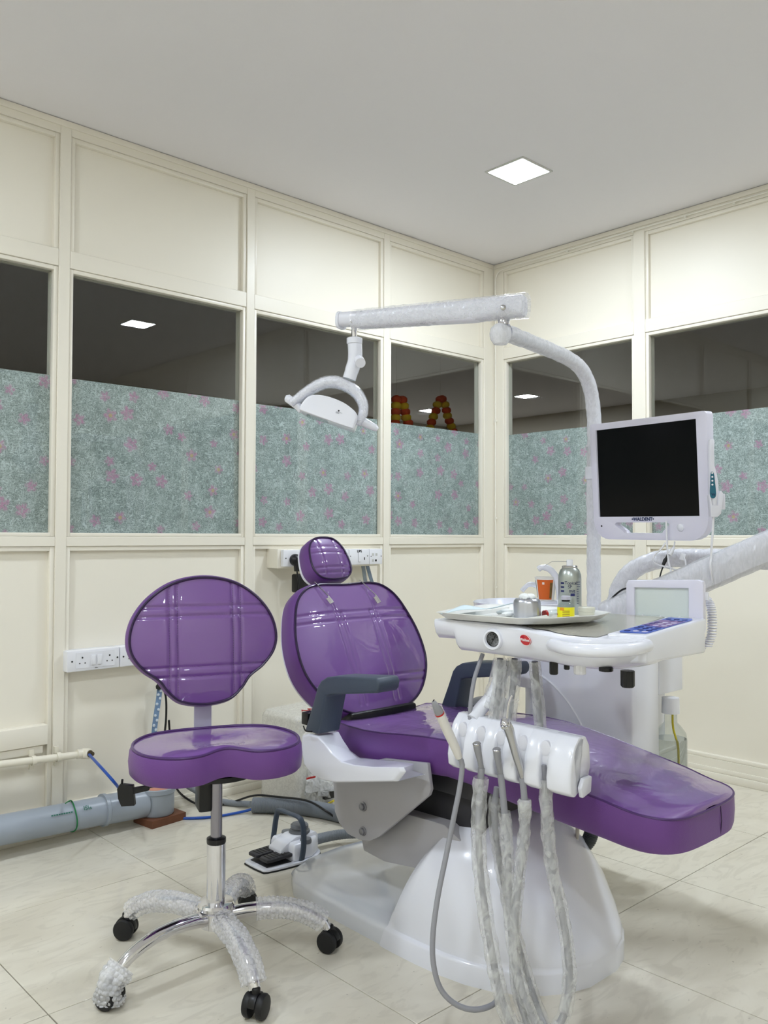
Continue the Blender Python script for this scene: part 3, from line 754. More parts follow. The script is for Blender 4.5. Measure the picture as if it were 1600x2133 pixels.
wobj('bowl_neck', MB().lathe([(.07, .60), (.06, .70), (.05, .80)], 24, V(-1.44, -1.36, 0)), WHITE, SU)
wobj('rinse_spout', MB().tube(smoothpath([(-1.417, -1.447, 0.878), (-1.420, -1.445, 0.918), (-1.430, -1.438, 0.955), (-1.446, -1.424, 0.976), (-1.461, -1.409, 0.979), (-1.469, -1.402, 0.973)], 6), [.0105]*22+[.009]*9, 12), WHITE, SU)
wobj('cup_spout', MB().tube(smoothpath([(-1.377, -1.335, 0.912), (-1.391, -1.322, 0.919), (-1.402, -1.312, 0.918), (-1.411, -1.303, 0.908), (-1.418, -1.296, 0.897)], 6), [.0085]*13+[.0075]*12, 12), WHITE, SU)
wobj('spout_stem', MB().tube([(-1.377, -1.335, 0.912), (-1.367, -1.343, 0.889), (-1.363, -1.345, 0.858)], .0085, 12), WHITE, SU)
wobj('cup_rest', MB().lathe([(.036, .862), (.036, .872), (.03, .873)], 24, V(-1.432, -1.404, 0)), WHITE, SU)
# paper cup
PC = thing('paper_cup', 'orange and white printed paper cup on the spittoon', 'paper cup', (-1.432, -1.404, .873), 0)
obj('cup_wall', MB().lathe([(.024, 0), (.0255, .001), (.0345, .072), (.036, .073), (.036, .0755), (.0335, .0755), (.0245, .003), (.001, .002)], 36), mat('cup_paper', (238, 234, 226), .5), PC)
a0 = math.atan2(-3.06+1.404, -3.684+1.432)
obj('orange_print', cyl_patch(.0262, .0340, .004, .067, a0-.95, a0+.75), mat('cup_orange', (214, 100, 30), .45), PC)
obj('white_badge', cyl_patch(.0325, .0333, .052, .0595, a0-.35, a0-.13, 6), mat('cup_badge', (236, 222, 214), .5), PC)
obj('food_print', cyl_patch(.0268, .0336, .008, .058, a0+.42, a0+.72), mat('cup_food', (120, 92, 40), .5, var=.6, vscale=160), PC)
obj('grey_lettering', cyl_patch(.0268, .0338, .010, .064, a0-1.32, a0-1.16), mat('cup_print', (110, 108, 104), .5, var=.7, vscale=120), PC)
# water bottle hanging in the recess
WB = thing('water_bottle', 'clear plastic water bottle with yellow dip tube in the cabinet recess', 'bottle', (-1.268, -1.745, .30))
obj('bottle_wall', MB().lathe([(.040, 0), (.0465, .006), (.0475, .05), (.0465, .07), (.0475, .075), (.0475, .165), (.044, .185), (.030, .204), (.0195, .215), (.0185, .246)], 32, cap=False), CLEAR, WB)
obj('water', MB().lathe([(.038, .003), (.0450, .008), (.0458, .168), (.001, .1681)], 32), mat('bottle_water', (222, 225, 226), .02, trans=.9, ior=1.12), WB)
obj('cap', MB().lathe([(.0265, .243), (.0265, .262), (.0255, .290), (.001, .291)], 28), SOCKET, WB)
obj('dip_tube', MB().tube(smoothpath([V(.004, -.004, .25), V(.003, -.006, .20), V(-.008, -.026, .15), V(-.018, -.034, .08), V(-.022, -.036, .02)], 6), .0034, 8), mat('yellow_tube', (226, 202, 30), .4), WB)

# ------------------------------------------------------------------ operating light on its pole
OL = thing('operating_light', 'white film-wrapped operating light on a curved pole and swing arm', 'operating light', (-1.32, -1.51, .80))
pole = [V(-1.32, -1.51, .80), V(-1.32, -1.51, 1.0), V(-1.32, -1.51, 1.25), (-1.322, -1.515, 1.415), (-1.330, -1.517, 1.491), (-1.362, -1.524, 1.559), (-1.417, -1.529, 1.605), (-1.501, -1.534, 1.627), (-1.688, -1.566, 1.631), (-1.914, -1.628, 1.620)]
wobj('pole', MB().tube(resample(smoothpath(pole, 10), .012), .0185, 20), WHITE2, OL)
wobj('pole_wrap', sleeve(pole, .0222, .10, .35, 1, .006, 22), WRAPM, OL, label='milky crinkled protective film')
wobj('pole_clamp', MB().lathe([(.0265, 1.262), (.0265, 1.302)], 24, V(-1.32, -1.51, 0)), WHITE, OL, bevel=.002)
wobj('pole_ring', MB().lathe([(.0245, 1.366), (.0245, 1.373)], 24, V(-1.32, -1.51, 0)), WRAPM, OL)
je = Vector((-1.931, -1.639, 1.618))
wobj('pole_end', MB().lathe([(.001, -.030), (.018, -.026), (.027, -.012), (.029, .003), (.026, .016), (.015, .026)], 20, Vector((-1.938, -1.633, 1.610))), WRAPM, OL)
wobj('pivot', MB().lathe([(.016, -.002), (.016, .022), (.013, .026), (.013, .05)], 20, Vector((-1.932, -1.640, 1.636))), CHROME, OL)
ra, rb = Vector((-1.917, -1.696, 1.677)), Vector((-2.086, -1.157, 1.708)); ad = (rb-ra).normalized(); asd = ad.cross(Vector((0, 0, 1))).normalized(); aup = asd.cross(ad)
def arm_ring(t, w_, h, d=0):
    c_ = ra+(rb-ra)*t; return [c_+asd*x+aup*(z+d) for x, z in rrect(w_, h, min(w_, h)*.36, 4)]
wobj('swing_arm', MB().loft([arm_ring(0, .046, .050), arm_ring(.01, .05, .056), arm_ring(.12, .05, .056), arm_ring(.25, .05, .060, -.004), arm_ring(.88, .046, .050, -.003), arm_ring(.94, .046, .042, .002), arm_ring(1, .046, .040, .002)]), WHITE2, OL)
wobj('end_cap', MB().loft([arm_ring(.993, .052, .050), arm_ring(1.008, .052, .050), arm_ring(1.014, .042, .040)]), WHITE, OL)
wr = []
for k in range(64):
    t_ = .0+.93*k/63; c_ = ra+(rb-ra)*(t_-.012); rg = []
    for j, (x, z) in enumerate(rrect(.056, .066-.008*t_, .022, 4)):
        q = c_+asd*x+aup*(z-.002*t_); f_ = 1+.05*noise.noise(Vector((k*.5, j*.35, 3))); rg.append(c_+(q-c_)*f_)
    wr.append(rg)
wobj('arm_wrap', MB().loft(wr, True, False), WRAP, OL, label='clear crinkled protective film')
for px in ((-1.966, -1.664, 1.669), (-2.087, -1.210, 1.696)):
    wobj('screw', MB().lathe([(.0075, 0), (.0075, .003), (.005, .0045)], 16, Vector(px)-asd*0, (-.681, -.732, 0)), STEEL, OL)
nk = Vector((-2.064, -1.189, 1.644))
wobj('stem', MB().tube([(-2.065, -1.191, 1.700), (-2.064, -1.190, 1.649)], .0085, 14), CHROME, OL)
wobj('neck_collar', MB().lathe([(.0225, -.008), (.023, -.006), (.023, .008), (.020, .010)], 24, Vector((-2.063, -1.190, 1.645))), WHITE, OL)
wobj('neck', MB().tube(smoothpath([(-2.062, -1.190, 1.640), (-2.061, -1.191, 1.612), (-2.061, -1.189, 1.588), (-2.067, -1.183, 1.560), (-2.072, -1.177, 1.535)], 5), [.021]*10+[.0205]*6+[.0195]*5, 20), WHITE, OL)
wobj('neck_joint', MB().tube([(-2.065, -1.213, 1.586), (-2.078, -1.234, 1.573)], [.0145, .0145], 24).tube([(-2.052, -1.185, 1.595), (-2.065, -1.213, 1.586)], .0145, 24), WHITE, OL)
HO = Vector((-2.102, -1.132, 1.443)); hx = Vector((.732*.966, -.681*.966, -.259)); hy = Vector((.681, .732, 0)); hz = hx.cross(hy)
if hz.z < 0: hz = -hz
def HL(x, y, z): return HO+hx*x+hy*y+hz*z
hb = [(-.085, -.022), (-.083, -.008), (-.074, .012), (-.058, .025), (-.022, .032), (.028, .028), (.064, .015), (.079, .004), (.083, -.008), (.080, -.034), (.072, -.039), (.0, -.034), (-.075, -.028)]
rings = []
for yv, s_ in ((-.055, .95), (-.053, .985), (-.048, 1.0), (.045, 1.0), (.055, .93)):
    rings.append([HL(x*s_, yv, -.004+(z+.004)*s_) for x, z in smooth2(hb, 4)])
hdb = wobj('lamp_head', MB().loft(rings), WHITE, OL, angle=45)
wobj('label_square', MB().prism([(-.0022, -.0022), (.0022, -.0022), (.0022, .0022), (-.0022, .0022)], HL(.026, -.0556, -.0005), hx, hz, hy*.001), BLACK, hdb, root=OL)
for k in range(3):
    wobj('label_line', MB().prism([(-.005, -.0004), (.005 if k else .014, -.0004), (.005 if k else .014, .0004), (-.005, .0004)], HL(.024, -.0556, -.0045-k*.0018), hx, hz, hy*.001), mat('print_grey', (130, 130, 140), .5), hdb, root=OL)
wobj('lens', MB().prism(rrect(.13, .07, .02), HL(0, -.002, -.034), hx, hy, hz*.004), CLEAR, hdb, root=OL)
ap = smoothpath([HL(-.118, 0, -.010), HL(-.098, 0, .016), HL(-.070, 0, .050), HL(-.035, 0, .078), HL(.005, 0, .086), HL(.050, 0, .075), HL(.082, 0, .048), HL(.092, 0, .015), HL(.084, 0, -.018)], 7)
rings = []
for i, p in enumerate(ap):
    t_ = (ap[min(i+1, len(ap)-1)]-ap[max(i-1, 0)]).normalized(); nrm = t_.cross(hy).normalized(); kk = .75+.35*math.sin(PI*i/(len(ap)-1))
    rings.append([p+hy*x+nrm*z*kk for x, z in rrect(.044, .026, .010, 3)])
wobj('yoke', MB().loft(rings), WHITE, OL, angle=50)
rings = []
for i, p in enumerate(ap):
    t_ = (ap[min(i+1, len(ap)-1)]-ap[max(i-1, 0)]).normalized(); nrm = t_.cross(hy).normalized(); kk = .75+.35*math.sin(PI*i/(len(ap)-1))
    rings.append([p+(hy*x+nrm*z*kk)*(1+.10*noise.noise(Vector((i*.6, j*.5, 5)))) for j, (x, z) in enumerate(rrect(.050, .031, .012, 3))])
wobj('yoke_wrap', MB().loft(rings, False, False), WRAP, OL, label='clear crinkled protective film')
wobj('grip', MB().tube([HL(-.140, 0, .004), HL(-.134, 0, .003), HL(-.100, 0, -.010), HL(-.084, 0, -.020), HL(-.080, 0, -.022)], [.007, .0125, .0125, .0115, .006], 14), WHITE, OL)
wobj('grip', MB().tube([HL(.078, .0, -.006), HL(.10, 0, -.006), HL(.138, 0, -.014), HL(.146, 0, -.017)], [.014, .0135, .0105, .006], 14), WHITE, OL)

# ------------------------------------------------------------------ monitor on the pole
MN = thing('monitor', 'white framed flat monitor with black screen on the light pole', 'monitor', (-1.4115, -1.745, 1.08))
mu, mv = Vector((-.1409, -.98997, -.0097)), Vector((-.0587, .0036, .9983)); mn = mu.cross(mv).normalized()
MF = frame((-1.4115, -1.745, 1.2718), mu, mv, mn)
def corner(cx, cy, r, a0, n=6): return [(cx+r*math.cos(math.radians(a0+90*k/n)), cy+r*math.sin(math.radians(a0+90*k/n))) for k in range(n+1)]
outer = corner(.214-.012, .155-.012, .012, 0) + corner(-.203+.010, .155-.010, .010, 90) + corner(-.200+.058, -.204+.058, .058, 180) + corner(.207-.062, -.204+.062, .062, 270)
scr = [(-.1795, -.1345), (.1795, -.1345), (.1795, .1355), (-.1795, .1355)]
hol = corner(.078-.008, -.152-.008, .008, 0, 3)+corner(-.118+.008, -.152-.008, .008, 90, 3)+corner(-.092+.014, -.185+.012, .012, 200, 3)+corner(.060-.014, -.185+.012, .012, 250, 3)
wobj('bezel', plate_holes(outer, [scr, hol], .030).xf(MF), LILAC, MN, bevel=.0025, bang=60)
wobj('screen', MB().box(-.181, .181, -.136, .137, -.012, -.006).xf(MF), mat('screen_black', (4, 4, 5), .18, spec=.18), MN)
bo = corner(.18, .12, .02, 0) + corner(-.17, .12, .02, 90) + corner(-.17, -.11, .02, 180) + corner(.18, -.11, .02, 270)
wobj('back_cover', MB().loft([[MF @ Vector((x*s_, y*s_, z)) for x, y in bo] for s_, z in ((1.03, -.030), (.98, -.042), (.80, -.050))]), LILAC, MN)
wobj('power_button', MB().lathe([(.011, -.001), (.011, .002), (.008, .005), (.001, .0065)], 20, MF @ Vector((.117, -.167, 0)), mn), WHITE, MN)
wobj('indicator', MB().lathe([(.003, 0), (.003, .0006)], 12, MF @ Vector((-.170, -.163, 0)), mn), BLACK, MN)
t_ = text('brand_lettering', '•WALDENT•', .0145, tm(MN).inverted() @ MF @ Matrix.Translation((-.013, -.1425, .0007)), mat('navy_print', (24, 44, 92), .5), MN, bold=.0003)
wobj('mount_arm', MB().box(-.02, .02, -.02, .02, -.075, -.045).xf(MF).tube([V(-1.36, -1.75, 1.275), V(-1.33, -1.65, 1.28), V(-1.32, -1.53, 1.282)], .014, 12), WHITE, MN)
# oral camera in its clip on the monitor edge
OC = thing('oral_camera', 'white pen-shaped oral camera with teal button panel clipped beside the monitor', 'camera', (-1.461, -1.976, 1.130))
cpts = [(-1.467, -1.978, 1.342), (-1.467, -1.978, 1.338), (-1.467, -1.977, 1.309), (-1.466, -1.977, 1.270), (-1.463, -1.978, 1.251), (-1.461, -1.979, 1.225), (-1.460, -1.979, 1.192), (-1.460, -1.978, 1.169), (-1.459, -1.978, 1.135), (-1.459, -1.978, 1.131)]
wobj('camera_body', MB().tube(cpts, [.005, .0080, .0078, .0080, .0105, .0130, .0135, .0115, .0095, .006], 18), WHITE2, OC)
dv = Vector((-.681, -.732, 0)); rv = Vector((.732, -.681, 0))
tp = [(-.0045, .052), (.0030, .052), (.0066, .025), (.0090, .0), (.0078, -.012), (.0015, -.017), (-.0055, -.013), (-.0075, .0), (-.0062, .022)]
wobj('button_panel', MB().prism(smooth2(tp, 3), Vector((-1.465, -1.974, 1.198))+dv*.0125, rv, (0, 0, 1), dv*.0015), mat('teal', (32, 104, 126), .35), OC)
for k, py in enumerate((986, 994, 1002, 1010)):
    wobj('button', MB().lathe([(.0026, 0), (.0026, .001), (.0015, .0016)], 12, Vector((-1.467, -1.974, 1.239))+dv*.0138+V(0, 0, .0104-.0104*k), dv), SOCKET, OC)
text('letter', 'W', .010, tm(OC).inverted() @ frame(Vector((-1.464, -1.975, 1.191))+dv*.0142, rv, Vector((0, 0, 1)), dv), mat('navy_print', (24, 44, 92), .5), OC)
wobj('camera_clip', MB().prism([(-.017, .006), (-.012, -.054), (.006, -.054), (.016, -.044), (.022, .010), (.015, .018), (.009, .008), (.007, -.022), (-.008, -.022), (-.012, .006)], Vector((-1.459, -1.979, 1.185))-dv*.004, rv, (0, 0, 1), dv*.017), WHITE2, OC, bevel=.002)
wobj('camera_cable', MB().tube(smoothpath([(-1.459, -1.978, 1.131), (-1.459, -1.976, 1.095), (-1.461, -1.971, 1.024), (-1.471, -1.974, 0.998), (-1.447, -1.968, 0.952)], 6), .0032, 8), SOCKET, OC)
wobj('clip_tab', MB().prism([(-.006, -.022), (.006, -.022), (.006, .020), (-.006, .020)], Vector((-1.441, -1.996, 1.174))-dv*.003, rv, (0, 0, 1), dv*.006), WHITE2, OC, bevel=.0015)

# ------------------------------------------------------------------ delivery unit (instrument table)
DU = thing('delivery_unit', 'white instrument table with gauge, keypad and hose holder over the leg rest', 'instrument table', (-2.21, -1.65, 0), math.radians(10))
def L3(u, v, z): return Vector((v, -u, z))
tab = [(0, .004, .836, .8800), (.004, .0005, .835, .8805), (.050, .0, .836, .8805), (.057, -.001, .832, .8805), (.061, -.001, .815, .8805), (.067, -.001, .811, .8805), (.12, -.002, .810, .8800), (.17, -.005, .809, .8790), (.22, -.013, .806, .8768), (.265, -.028, .803, .8742), (.31, -.044, .800, .8712),
       (.36, -.052, .797, .8690), (.41, -.046, .797, .8685), (.45, -.026, .800, .8690), (.485, -.004, .806, .8700), (.505, .006, .812, .8705), (.512, .014, .818, .8700)]
rings = []
for u, vf, zb, zt in tab:
    m_ = (u-.22)/.3; sl = .020 if u < .2 else .020+.05*min(1, (u-.2)/.12)
    rings.append([L3(u, vf+.004, zt), L3(u, vf, zt-.004), L3(u, vf+.001, (zt+zb)/2+.006), L3(u, vf+sl*.35, zb+.012), L3(u, vf+sl, zb), L3(u, .36, zb+.012), L3(u, .405, .848), L3(u, .41, .856), L3(u, .41, .877), L3(u, .406, .881), L3(u, .2, .8805 if zt > .875 else zt+.004)])
obj('table_body', MB().loft(rings), WHITE, DU, bevel=0, angle=45)
def topz(u, v):
    k = [t for t in tab if t[0] <= u][-1]; zt = k[3]; zm_ = .8805 if zt > .875 else zt+.004
    return zt+(zm_-zt)*max(0, v-k[1])/(.2-k[1]) if v < .2 else zm_+(.881-zm_)*(v-.2)/.206
pg = []
for u in (.025, .06, .10, .15, .20, .24, .27, .30, .33, .36, .39, .42):
    v0 = max(-.03, [t for t in tab if t[0] <= u][-1][1]+.024); pg.append([L3(u, v0+(.39-v0)*k/8, topz(u, v0+(.39-v0)*k/8)+.0012) for k in range(9)])
obj('steel_top', MB().loft(pg, False, False, closed=False), mat('steel_top_film', (206, 202, 190), .22, metal=.5), DU)
kb = [(.426, .012), (.512, .012), (.514, .40), (.426, .404)]
kbm = MB().loft([[L3(u, v, z) for (u, v), z in zip(kb, zz)] for zz in ((.812, .820, .800, .805), (.8755, .8765, .883, .883))])
obj('keypad_box', kbm, WHITE, DU, bevel=.006, seg=3)
def kz(v): return .876+(.883-.876)*(v-.012)/.39+.0004
kp = [(.440, .050), (.446, .036), (.500, .042), (.502, .060), (.502, .340), (.494, .362), (.440, .362)]
ky = obj('keypad', MB().loft([[L3(u, v, kz(v)+dz) for u, v in kp] for dz in (0, .0012)]), mat('keypad_blue', (58, 92, 186), .35), DU)
kp2 = [(.442, .175), (.500, .155), (.500, .300), (.442, .300)]
obj('purple_field', MB().loft([[L3(u, v, kz(v)+dz) for u, v in kp2] for dz in (.0010, .0016)]), mat('keypad_purple', (112, 70, 140), .35), ky)
i_ = 0
for r_, v in enumerate((.062, .088, .118, .142, .180, .212, .244, .290, .322)):
    for uu in (.452, .471, .490):
        pale = r_ in (0, 4, 5, 6); i_ += 1
        if r_ in (1, 7) and uu == .452: continue
        obj('key', MB().loft([[L3(uu+.0065*math.cos(k*PI/5), v+.0085*math.sin(k*PI/5), kz(v)+dz) for k in range(10)] for dz in (.001, .0022)]),
            mat('key_pale', (214, 208, 232), .4) if pale and (i_ % 3 != 1) else mat('key_navy', (30, 44, 120), .4), ky)
# gauge and badge on the front
gc = L3(.166, -.0045, .845)
g = obj('pressure_gauge', MB().lathe([(.024, -.004), (.0245, .004), (.0225, .008), (.0185, .0085), (.0165, .004), (.0165, .001), (.001, .001)], 32, gc, (-1, 0, 0)), WHITE, DU)
obj('dial', MB().lathe([(.0162, .0012), (.0162, .0022)], 28, gc, (-1, 0, 0)), mat('dial_face', (228, 230, 232), .4), g)
obj('dial_ring', MB().lathe([(.0163, .0022), (.0163, .0030), (.0152, .0030), (.0152, .0022)], 28, gc, (-1, 0, 0)), BLACK, g)
def gpt(y, z, d=.0028): return gc+Vector((-d, -y, z))
obj('needle', MB().tube([gpt(.006, .008), gpt(-.004, -.010)], [.0009, .0004], 6), BLACK, g)
obj('needle_boss', MB().lathe([(.0026, .0022), (.0026, .0036)], 12, gc, (-1, 0, 0)), BLACK, g)
for k in range(9):
    a = math.radians(220-32.5*k)
    obj('tick', MB().tube([gpt(.0118*math.cos(a), .0118*math.sin(a), .0024), gpt(.0095*math.cos(a), .0095*math.sin(a), .0024)], .0005, 5), BLACK, g)
bo_ = L3(.258, -.0265, .8525); bt = Vector((.30, .953, 0)).normalized()   # badge lies on the curving front
bx_ = Vector((-.34, -.94, 0)).normalized(); bn = Vector((-.94, .34, 0)).normalized(); bz = Vector((0, 0, 1))
bd = obj('red_badge', MB().loft([[bo_+bx_*(.0165*math.cos(k*PI/16))*s_+bz*(.0112*math.sin(k*PI/16)-.0022*math.cos(k*PI/16))*s_+bn*d for k in range(32)] for s_, d in ((1, -.006), (1, .0012), (.93, .0020))]), mat('badge_red', (190, 26, 34), .25, coat=.5), DU)
text('badge_lettering', 'Waldent', .0082, frame(bo_+bn*.0024, bx_, bz-bx_*.12, bn), mat('badge_white', (240, 220, 220), .4), bd, bold=.0001)
obj('badge_rim', MB().tube([bo_+bx_*(.0165*math.cos(k*PI/16))+bz*(.0112*math.sin(k*PI/16)-.0022*math.cos(k*PI/16))+bn*.001 for k in range(33)], .0007, 6, False), mat('badge_white', (240, 220, 220), .4), bd)
hp = smoothpath([L3(.315, -.020, .846), L3(.345, -.058, .850), L3(.39, -.086, .850), L3(.44, -.090, .851), L3(.485, -.068, .853), L3(.507, -.030, .855), L3(.510, .020, .856)], 7)
obj('handle', MB().tube(hp, .0135, 18), WHITE, DU)
# control knobs below
for (u, v, r, h, m_) in ((.312, .0, .009, .026, BLACK), (.333, .02, .006, .016, BLACK), (.372, .0, .0125, .020, SOCKET), (.430, .0, .014, .008, BLACK), (.480, -.010, .0135, .034, BLACK)):
    k_ = MB().tube([L3(u, v, .806), L3(u, v, .806-h*.9), L3(u, v, .806-h)], [r, r, r*.8], 24, True, lambda i, a: 1+.05*(1 if int(a/(2*PI)*24+.5) % 2 else -1))
    obj('control_knob', k_, m_, DU)
# x-ray viewer at the back of the table
vm = Matrix.Translation((0, 0, 0))
def VW(u, z, d=0): return L3(u, .42-d, z)
def vring(pts, d): return [VW(u, z, d) for u, z in pts]
vo = [(.318, .862), (.318, .958), (.323, .968), (.497, .974), (.507, .970), (.509, .960), (.509, .870)]
vi = [(.339, .878), (.339, .950), (.474, .953), (.474, .879)]
vh = plate_holes([(u, z) for u, z in vo], [[(u, z) for u, z in vi]], .022)
vh.v = [tuple(VW(x, y, z+.02)) for x, y, z in vh.v]
obj('viewer_frame', vh, LILAC, DU, bevel=.002, bang=60)
obj('viewer_screen', MB().loft([[VW(u, z, d) for u, z in [(.336, .876), (.336, .953), (.477, .956), (.477, .877)]] for d in (.010, .012)]), mat('viewer_pane', (214, 222, 218), .18, coat=.4), DU)
for u in (.362, .407, .452):
    obj('viewer_stud', MB().tube([VW(u, .881, .018), VW(u, .881, .024)], .0026, 10), SOCKET, DU)
obj('viewer_clip', MB().loft([[VW(u, z, .004) for u, z in [(.509, .925), (.516, .925), (.516, .944), (.509, .944)]], [VW(u, z, -.004) for u, z in [(.509, .925), (.516, .925), (.516, .944), (.509, .944)]]]), SOCKET, DU)
# supporting arms
tube_p = [(-1.327, -1.595, 0.797), (-1.330, -1.594, 0.849), (-1.334, -1.607, 0.907), (-1.331, -1.639, 0.959), (-1.318, -1.693, 0.996), (-1.287, -1.763, 1.013), (-1.239, -1.890, 1.015), (-1.196, -2.012, 1.011), (-1.091, -2.219, 1.007)]
wobj('swing_tube', MB().tube(resample(smoothpath(tube_p, 10), .012), .0235, 20), WHITE2, DU)
wobj('swing_tube_wrap', sleeve(tube_p, .0275, .10, .35, 4, .006, 22), WRAPM, DU, label='milky crinkled protective film')
sa, sb = Vector((-1.605, -1.735, 0.851)), Vector((-1.172, -2.259, 1.162)); sd_ = (sb-sa).normalized(); ss = sd_.cross(Vector((0, 0, 1))).normalized(); su = ss.cross(sd_)
oct_ = [(.028, .022), (.016, .040), (-.016, .040), (-.028, .022), (-.028, -.027), (-.016, -.040), (.016, -.040), (.028, -.027)]
wobj('spring_arm', MB().loft([[sa+(sb-sa)*t+ss*x*k+su*z*k for x, z in oct_] for t, k in ((0, .75), (.012, .92), (.04, 1), (1, 1))]), WHITE2, DU, bevel=.004)
rings = []
for k in range(70):
    c_ = sa+(sb-sa)*(k/69-.01); rings.append([c_+(ss*x+su*z)*(1.08+.05*noise.noise(Vector((k*.45, j*.8, 8))))*(.8 if k == 0 else 1) for j, (x, z) in enumerate(oct_)])
wobj('spring_arm_wrap', MB().loft(rings, True, False), film_wrap('streaky_film', .45, (234, 234, 238), .4, 60, .14, (1, 1, .3), .06), DU, label='clear crinkled protective film')
wobj('arm_joint', MB().lathe([(.030, -.07), (.030, .01), (.024, .016)], 24, sa+V(0, 0, -.012)), WHITE, DU)
wobj('elbow_joint', MB().lathe([(.045, -.09), (.045, .05), (.03, .06)], 24, Vector((-1.131, -2.240, 1.083))), WHITE, DU)
wobj('table_bracket', MB().tube([V(-1.79, -1.84, .845), V(-1.72, -1.79, .85), sa+V(0, 0, -.05)], .022, 14), WHITE, DU)
# coiled lead at the viewer's side
ax_ = smoothpath([(-1.613, -2.031, 0.925), (-1.604, -2.039, 0.903), (-1.600, -2.041, 0.869), (-1.610, -2.044, 0.832), (-1.627, -2.040, 0.799)], 40); cp = []
for i, p in enumerate(ax_):
    a = i*.85; cp.append(p+Vector((.732, -.681, 0))*.0105*math.cos(a)+Vector((.681, .732, 0))*.0105*math.sin(a))
wobj('coiled_lead', MB().tube(cp, .0019, 6), WHITE2, DU)
# handpiece holder: rail with six front fingers
UH0, UH1 = .072, .372; slots = [.102, .150, .200, .254, .308]
back = [(.050, .645), (.030, .668), (-.005, .6695), (-.024, .656), (-.034, .642), (-.030, .610), (-.020, .566), (.03, .552), (.055, .60)]
def tilt_z(u): return -.055*(u-.072)
hbod = MB().loft([[L3(u, v, z+tilt_z(u)) for v, z in back] for u in (UH0, UH1)])
hold = obj('handpiece_holder', hbod, WHITE, DU, bevel=.004)
edges_ = [UH0] + slots + [UH1]
for k in range(6):
    a = edges_[k]+(.0085 if k else 0); b = edges_[k+1]-(.0085 if k < 5 else 0)
    fp = [(.02, .669), (-.006, .670), (-.028, .654), (-.046, .620), (-.053, .585), (-.050, .562), (-.030, .550), (-.010, .556)]
    rings = []
    for t_, ins in ((0, .004), (.12, .001), (.3, 0), (.7, 0), (.88, .001), (1, .004)):
        u = a+(b-a)*t_; rings.append([L3(u, min(v+ins*1.2, .02), z+tilt_z(u)) for v, z in fp])
    # each finger narrows into the slot mouth at its top
    obj('holder_finger', MB().loft(rings), WHITE, hold, bevel=.003)
for s_ in slots:
    c_ = L3(s_, -.0300, .641+tilt_z(s_))
    obj('slot_hollow', MB().loft([[c_+Vector((-.001*d, 0, 0))+Vector((-.008*math.sin(k*PI/8)*0, .0115*math.cos(k*PI/8)*q, .016*math.sin(k*PI/8)*q)) for k in range(16)] for q, d in ((1, -6), (1, 3), (.8, 4))]), WHITE2, hold)
obj('holder_end', MB().loft([[L3(u, v, z+tilt_z(u)) for v, z in [(.03, .552), (.035, .585), (-.005, .588), (-.02, .570), (-.012, .548)]] for u in (.374, .384)]), WHITE2, hold, bevel=.003)
wobj('holder_support', MB().tube(smoothpath([(-2.111, -1.781, 0.784), (-2.124, -1.780, 0.739), (-2.144, -1.775, 0.705), (-2.169, -1.764, 0.681), (-2.198, -1.763, 0.658)], 6), [.017]*16+[.016]*9, 14), WHITE, DU)
wobj('support_wrap', sleeve([(-2.111, -1.781, 0.784), (-2.124, -1.780, 0.739), (-2.140, -1.779, 0.707), (-2.153, -1.779, 0.676)], .024, .14, .3, 9), WRAPC, DU)
# short hoses from the table down behind the holder
def hose(pts, r, m_, t=DU, name='hose'): return wobj(name, MB().tube(resample(smoothpath(pts, 10), .01), r, 10), m_, t)
hose([(-2.146, -1.749, 0.802), (-2.160, -1.749, 0.778), (-2.182, -1.754, 0.747), (-2.195, -1.755, 0.700), (-2.203, -1.759, 0.658)], .0050, HOSE)
for pts, w_ in (([(-2.147, -1.802, 0.797), (-2.148, -1.800, 0.744), (-2.158, -1.802, 0.696), (-2.169, -1.803, 0.638)], .016), ([(-2.123, -1.825, 0.797), (-2.125, -1.821, 0.733), (-2.137, -1.821, 0.680), (-2.149, -1.821, 0.616)], .017), ([(-2.114, -1.875, 0.795), (-2.109, -1.877, 0.738), (-2.103, -1.880, 0.673), (-2.108, -1.887, 0.616)], .0135)):
    h_ = hose(pts, .0072, HOSED); wobj('hose_sleeve', sleeve(pts, w_, .2, .25, pts[0][0]*9), WRAPC, h_, root=DU)

# ------------------------------------------------------------------ instruments in the holder, each with its hose
def instrument(name, label, cat, loc): return thing(name, label, cat, loc)
RED = mat('red_ring', (190, 40, 40), .4)
HPW = mat('handpiece_ivory', (226, 222, 216), .35)
HPG = mat('handpiece_grey', (150, 150, 154), .3)
# scaler
I1 = instrument('ultrasonic_scaler', 'ivory scaler handpiece with grey cone and red ring in the first holder slot', 'handpiece', (-2.288, -1.801, 0.604))
def wt(t, name, pts, r, m_, n=16): return wobj(name, MB().tube(pts, r, n), m_, t)
wt(I1, 'scaler_body', [(-2.342, -1.795, 0.698), (-2.315, -1.797, 0.651), (-2.296, -1.801, 0.615), (-2.287, -1.801, 0.595)], [.0103, .0108, .0100, .0075], HPW)
wt(I1, 'scaler_cone', [(-2.359, -1.794, 0.726), (-2.359, -1.794, 0.724), (-2.348, -1.795, 0.707), (-2.342, -1.795, 0.698)], [.0035, .0050, .0098, .0102], HPG)
wt(I1, 'scaler_socket', [(-2.360, -1.793, 0.727), (-2.359, -1.794, 0.726)], .0036, BLACK)
wt(I1, 'red_ring', [(-2.343, -1.795, 0.699), (-2.341, -1.795, 0.696)], .0106, RED)
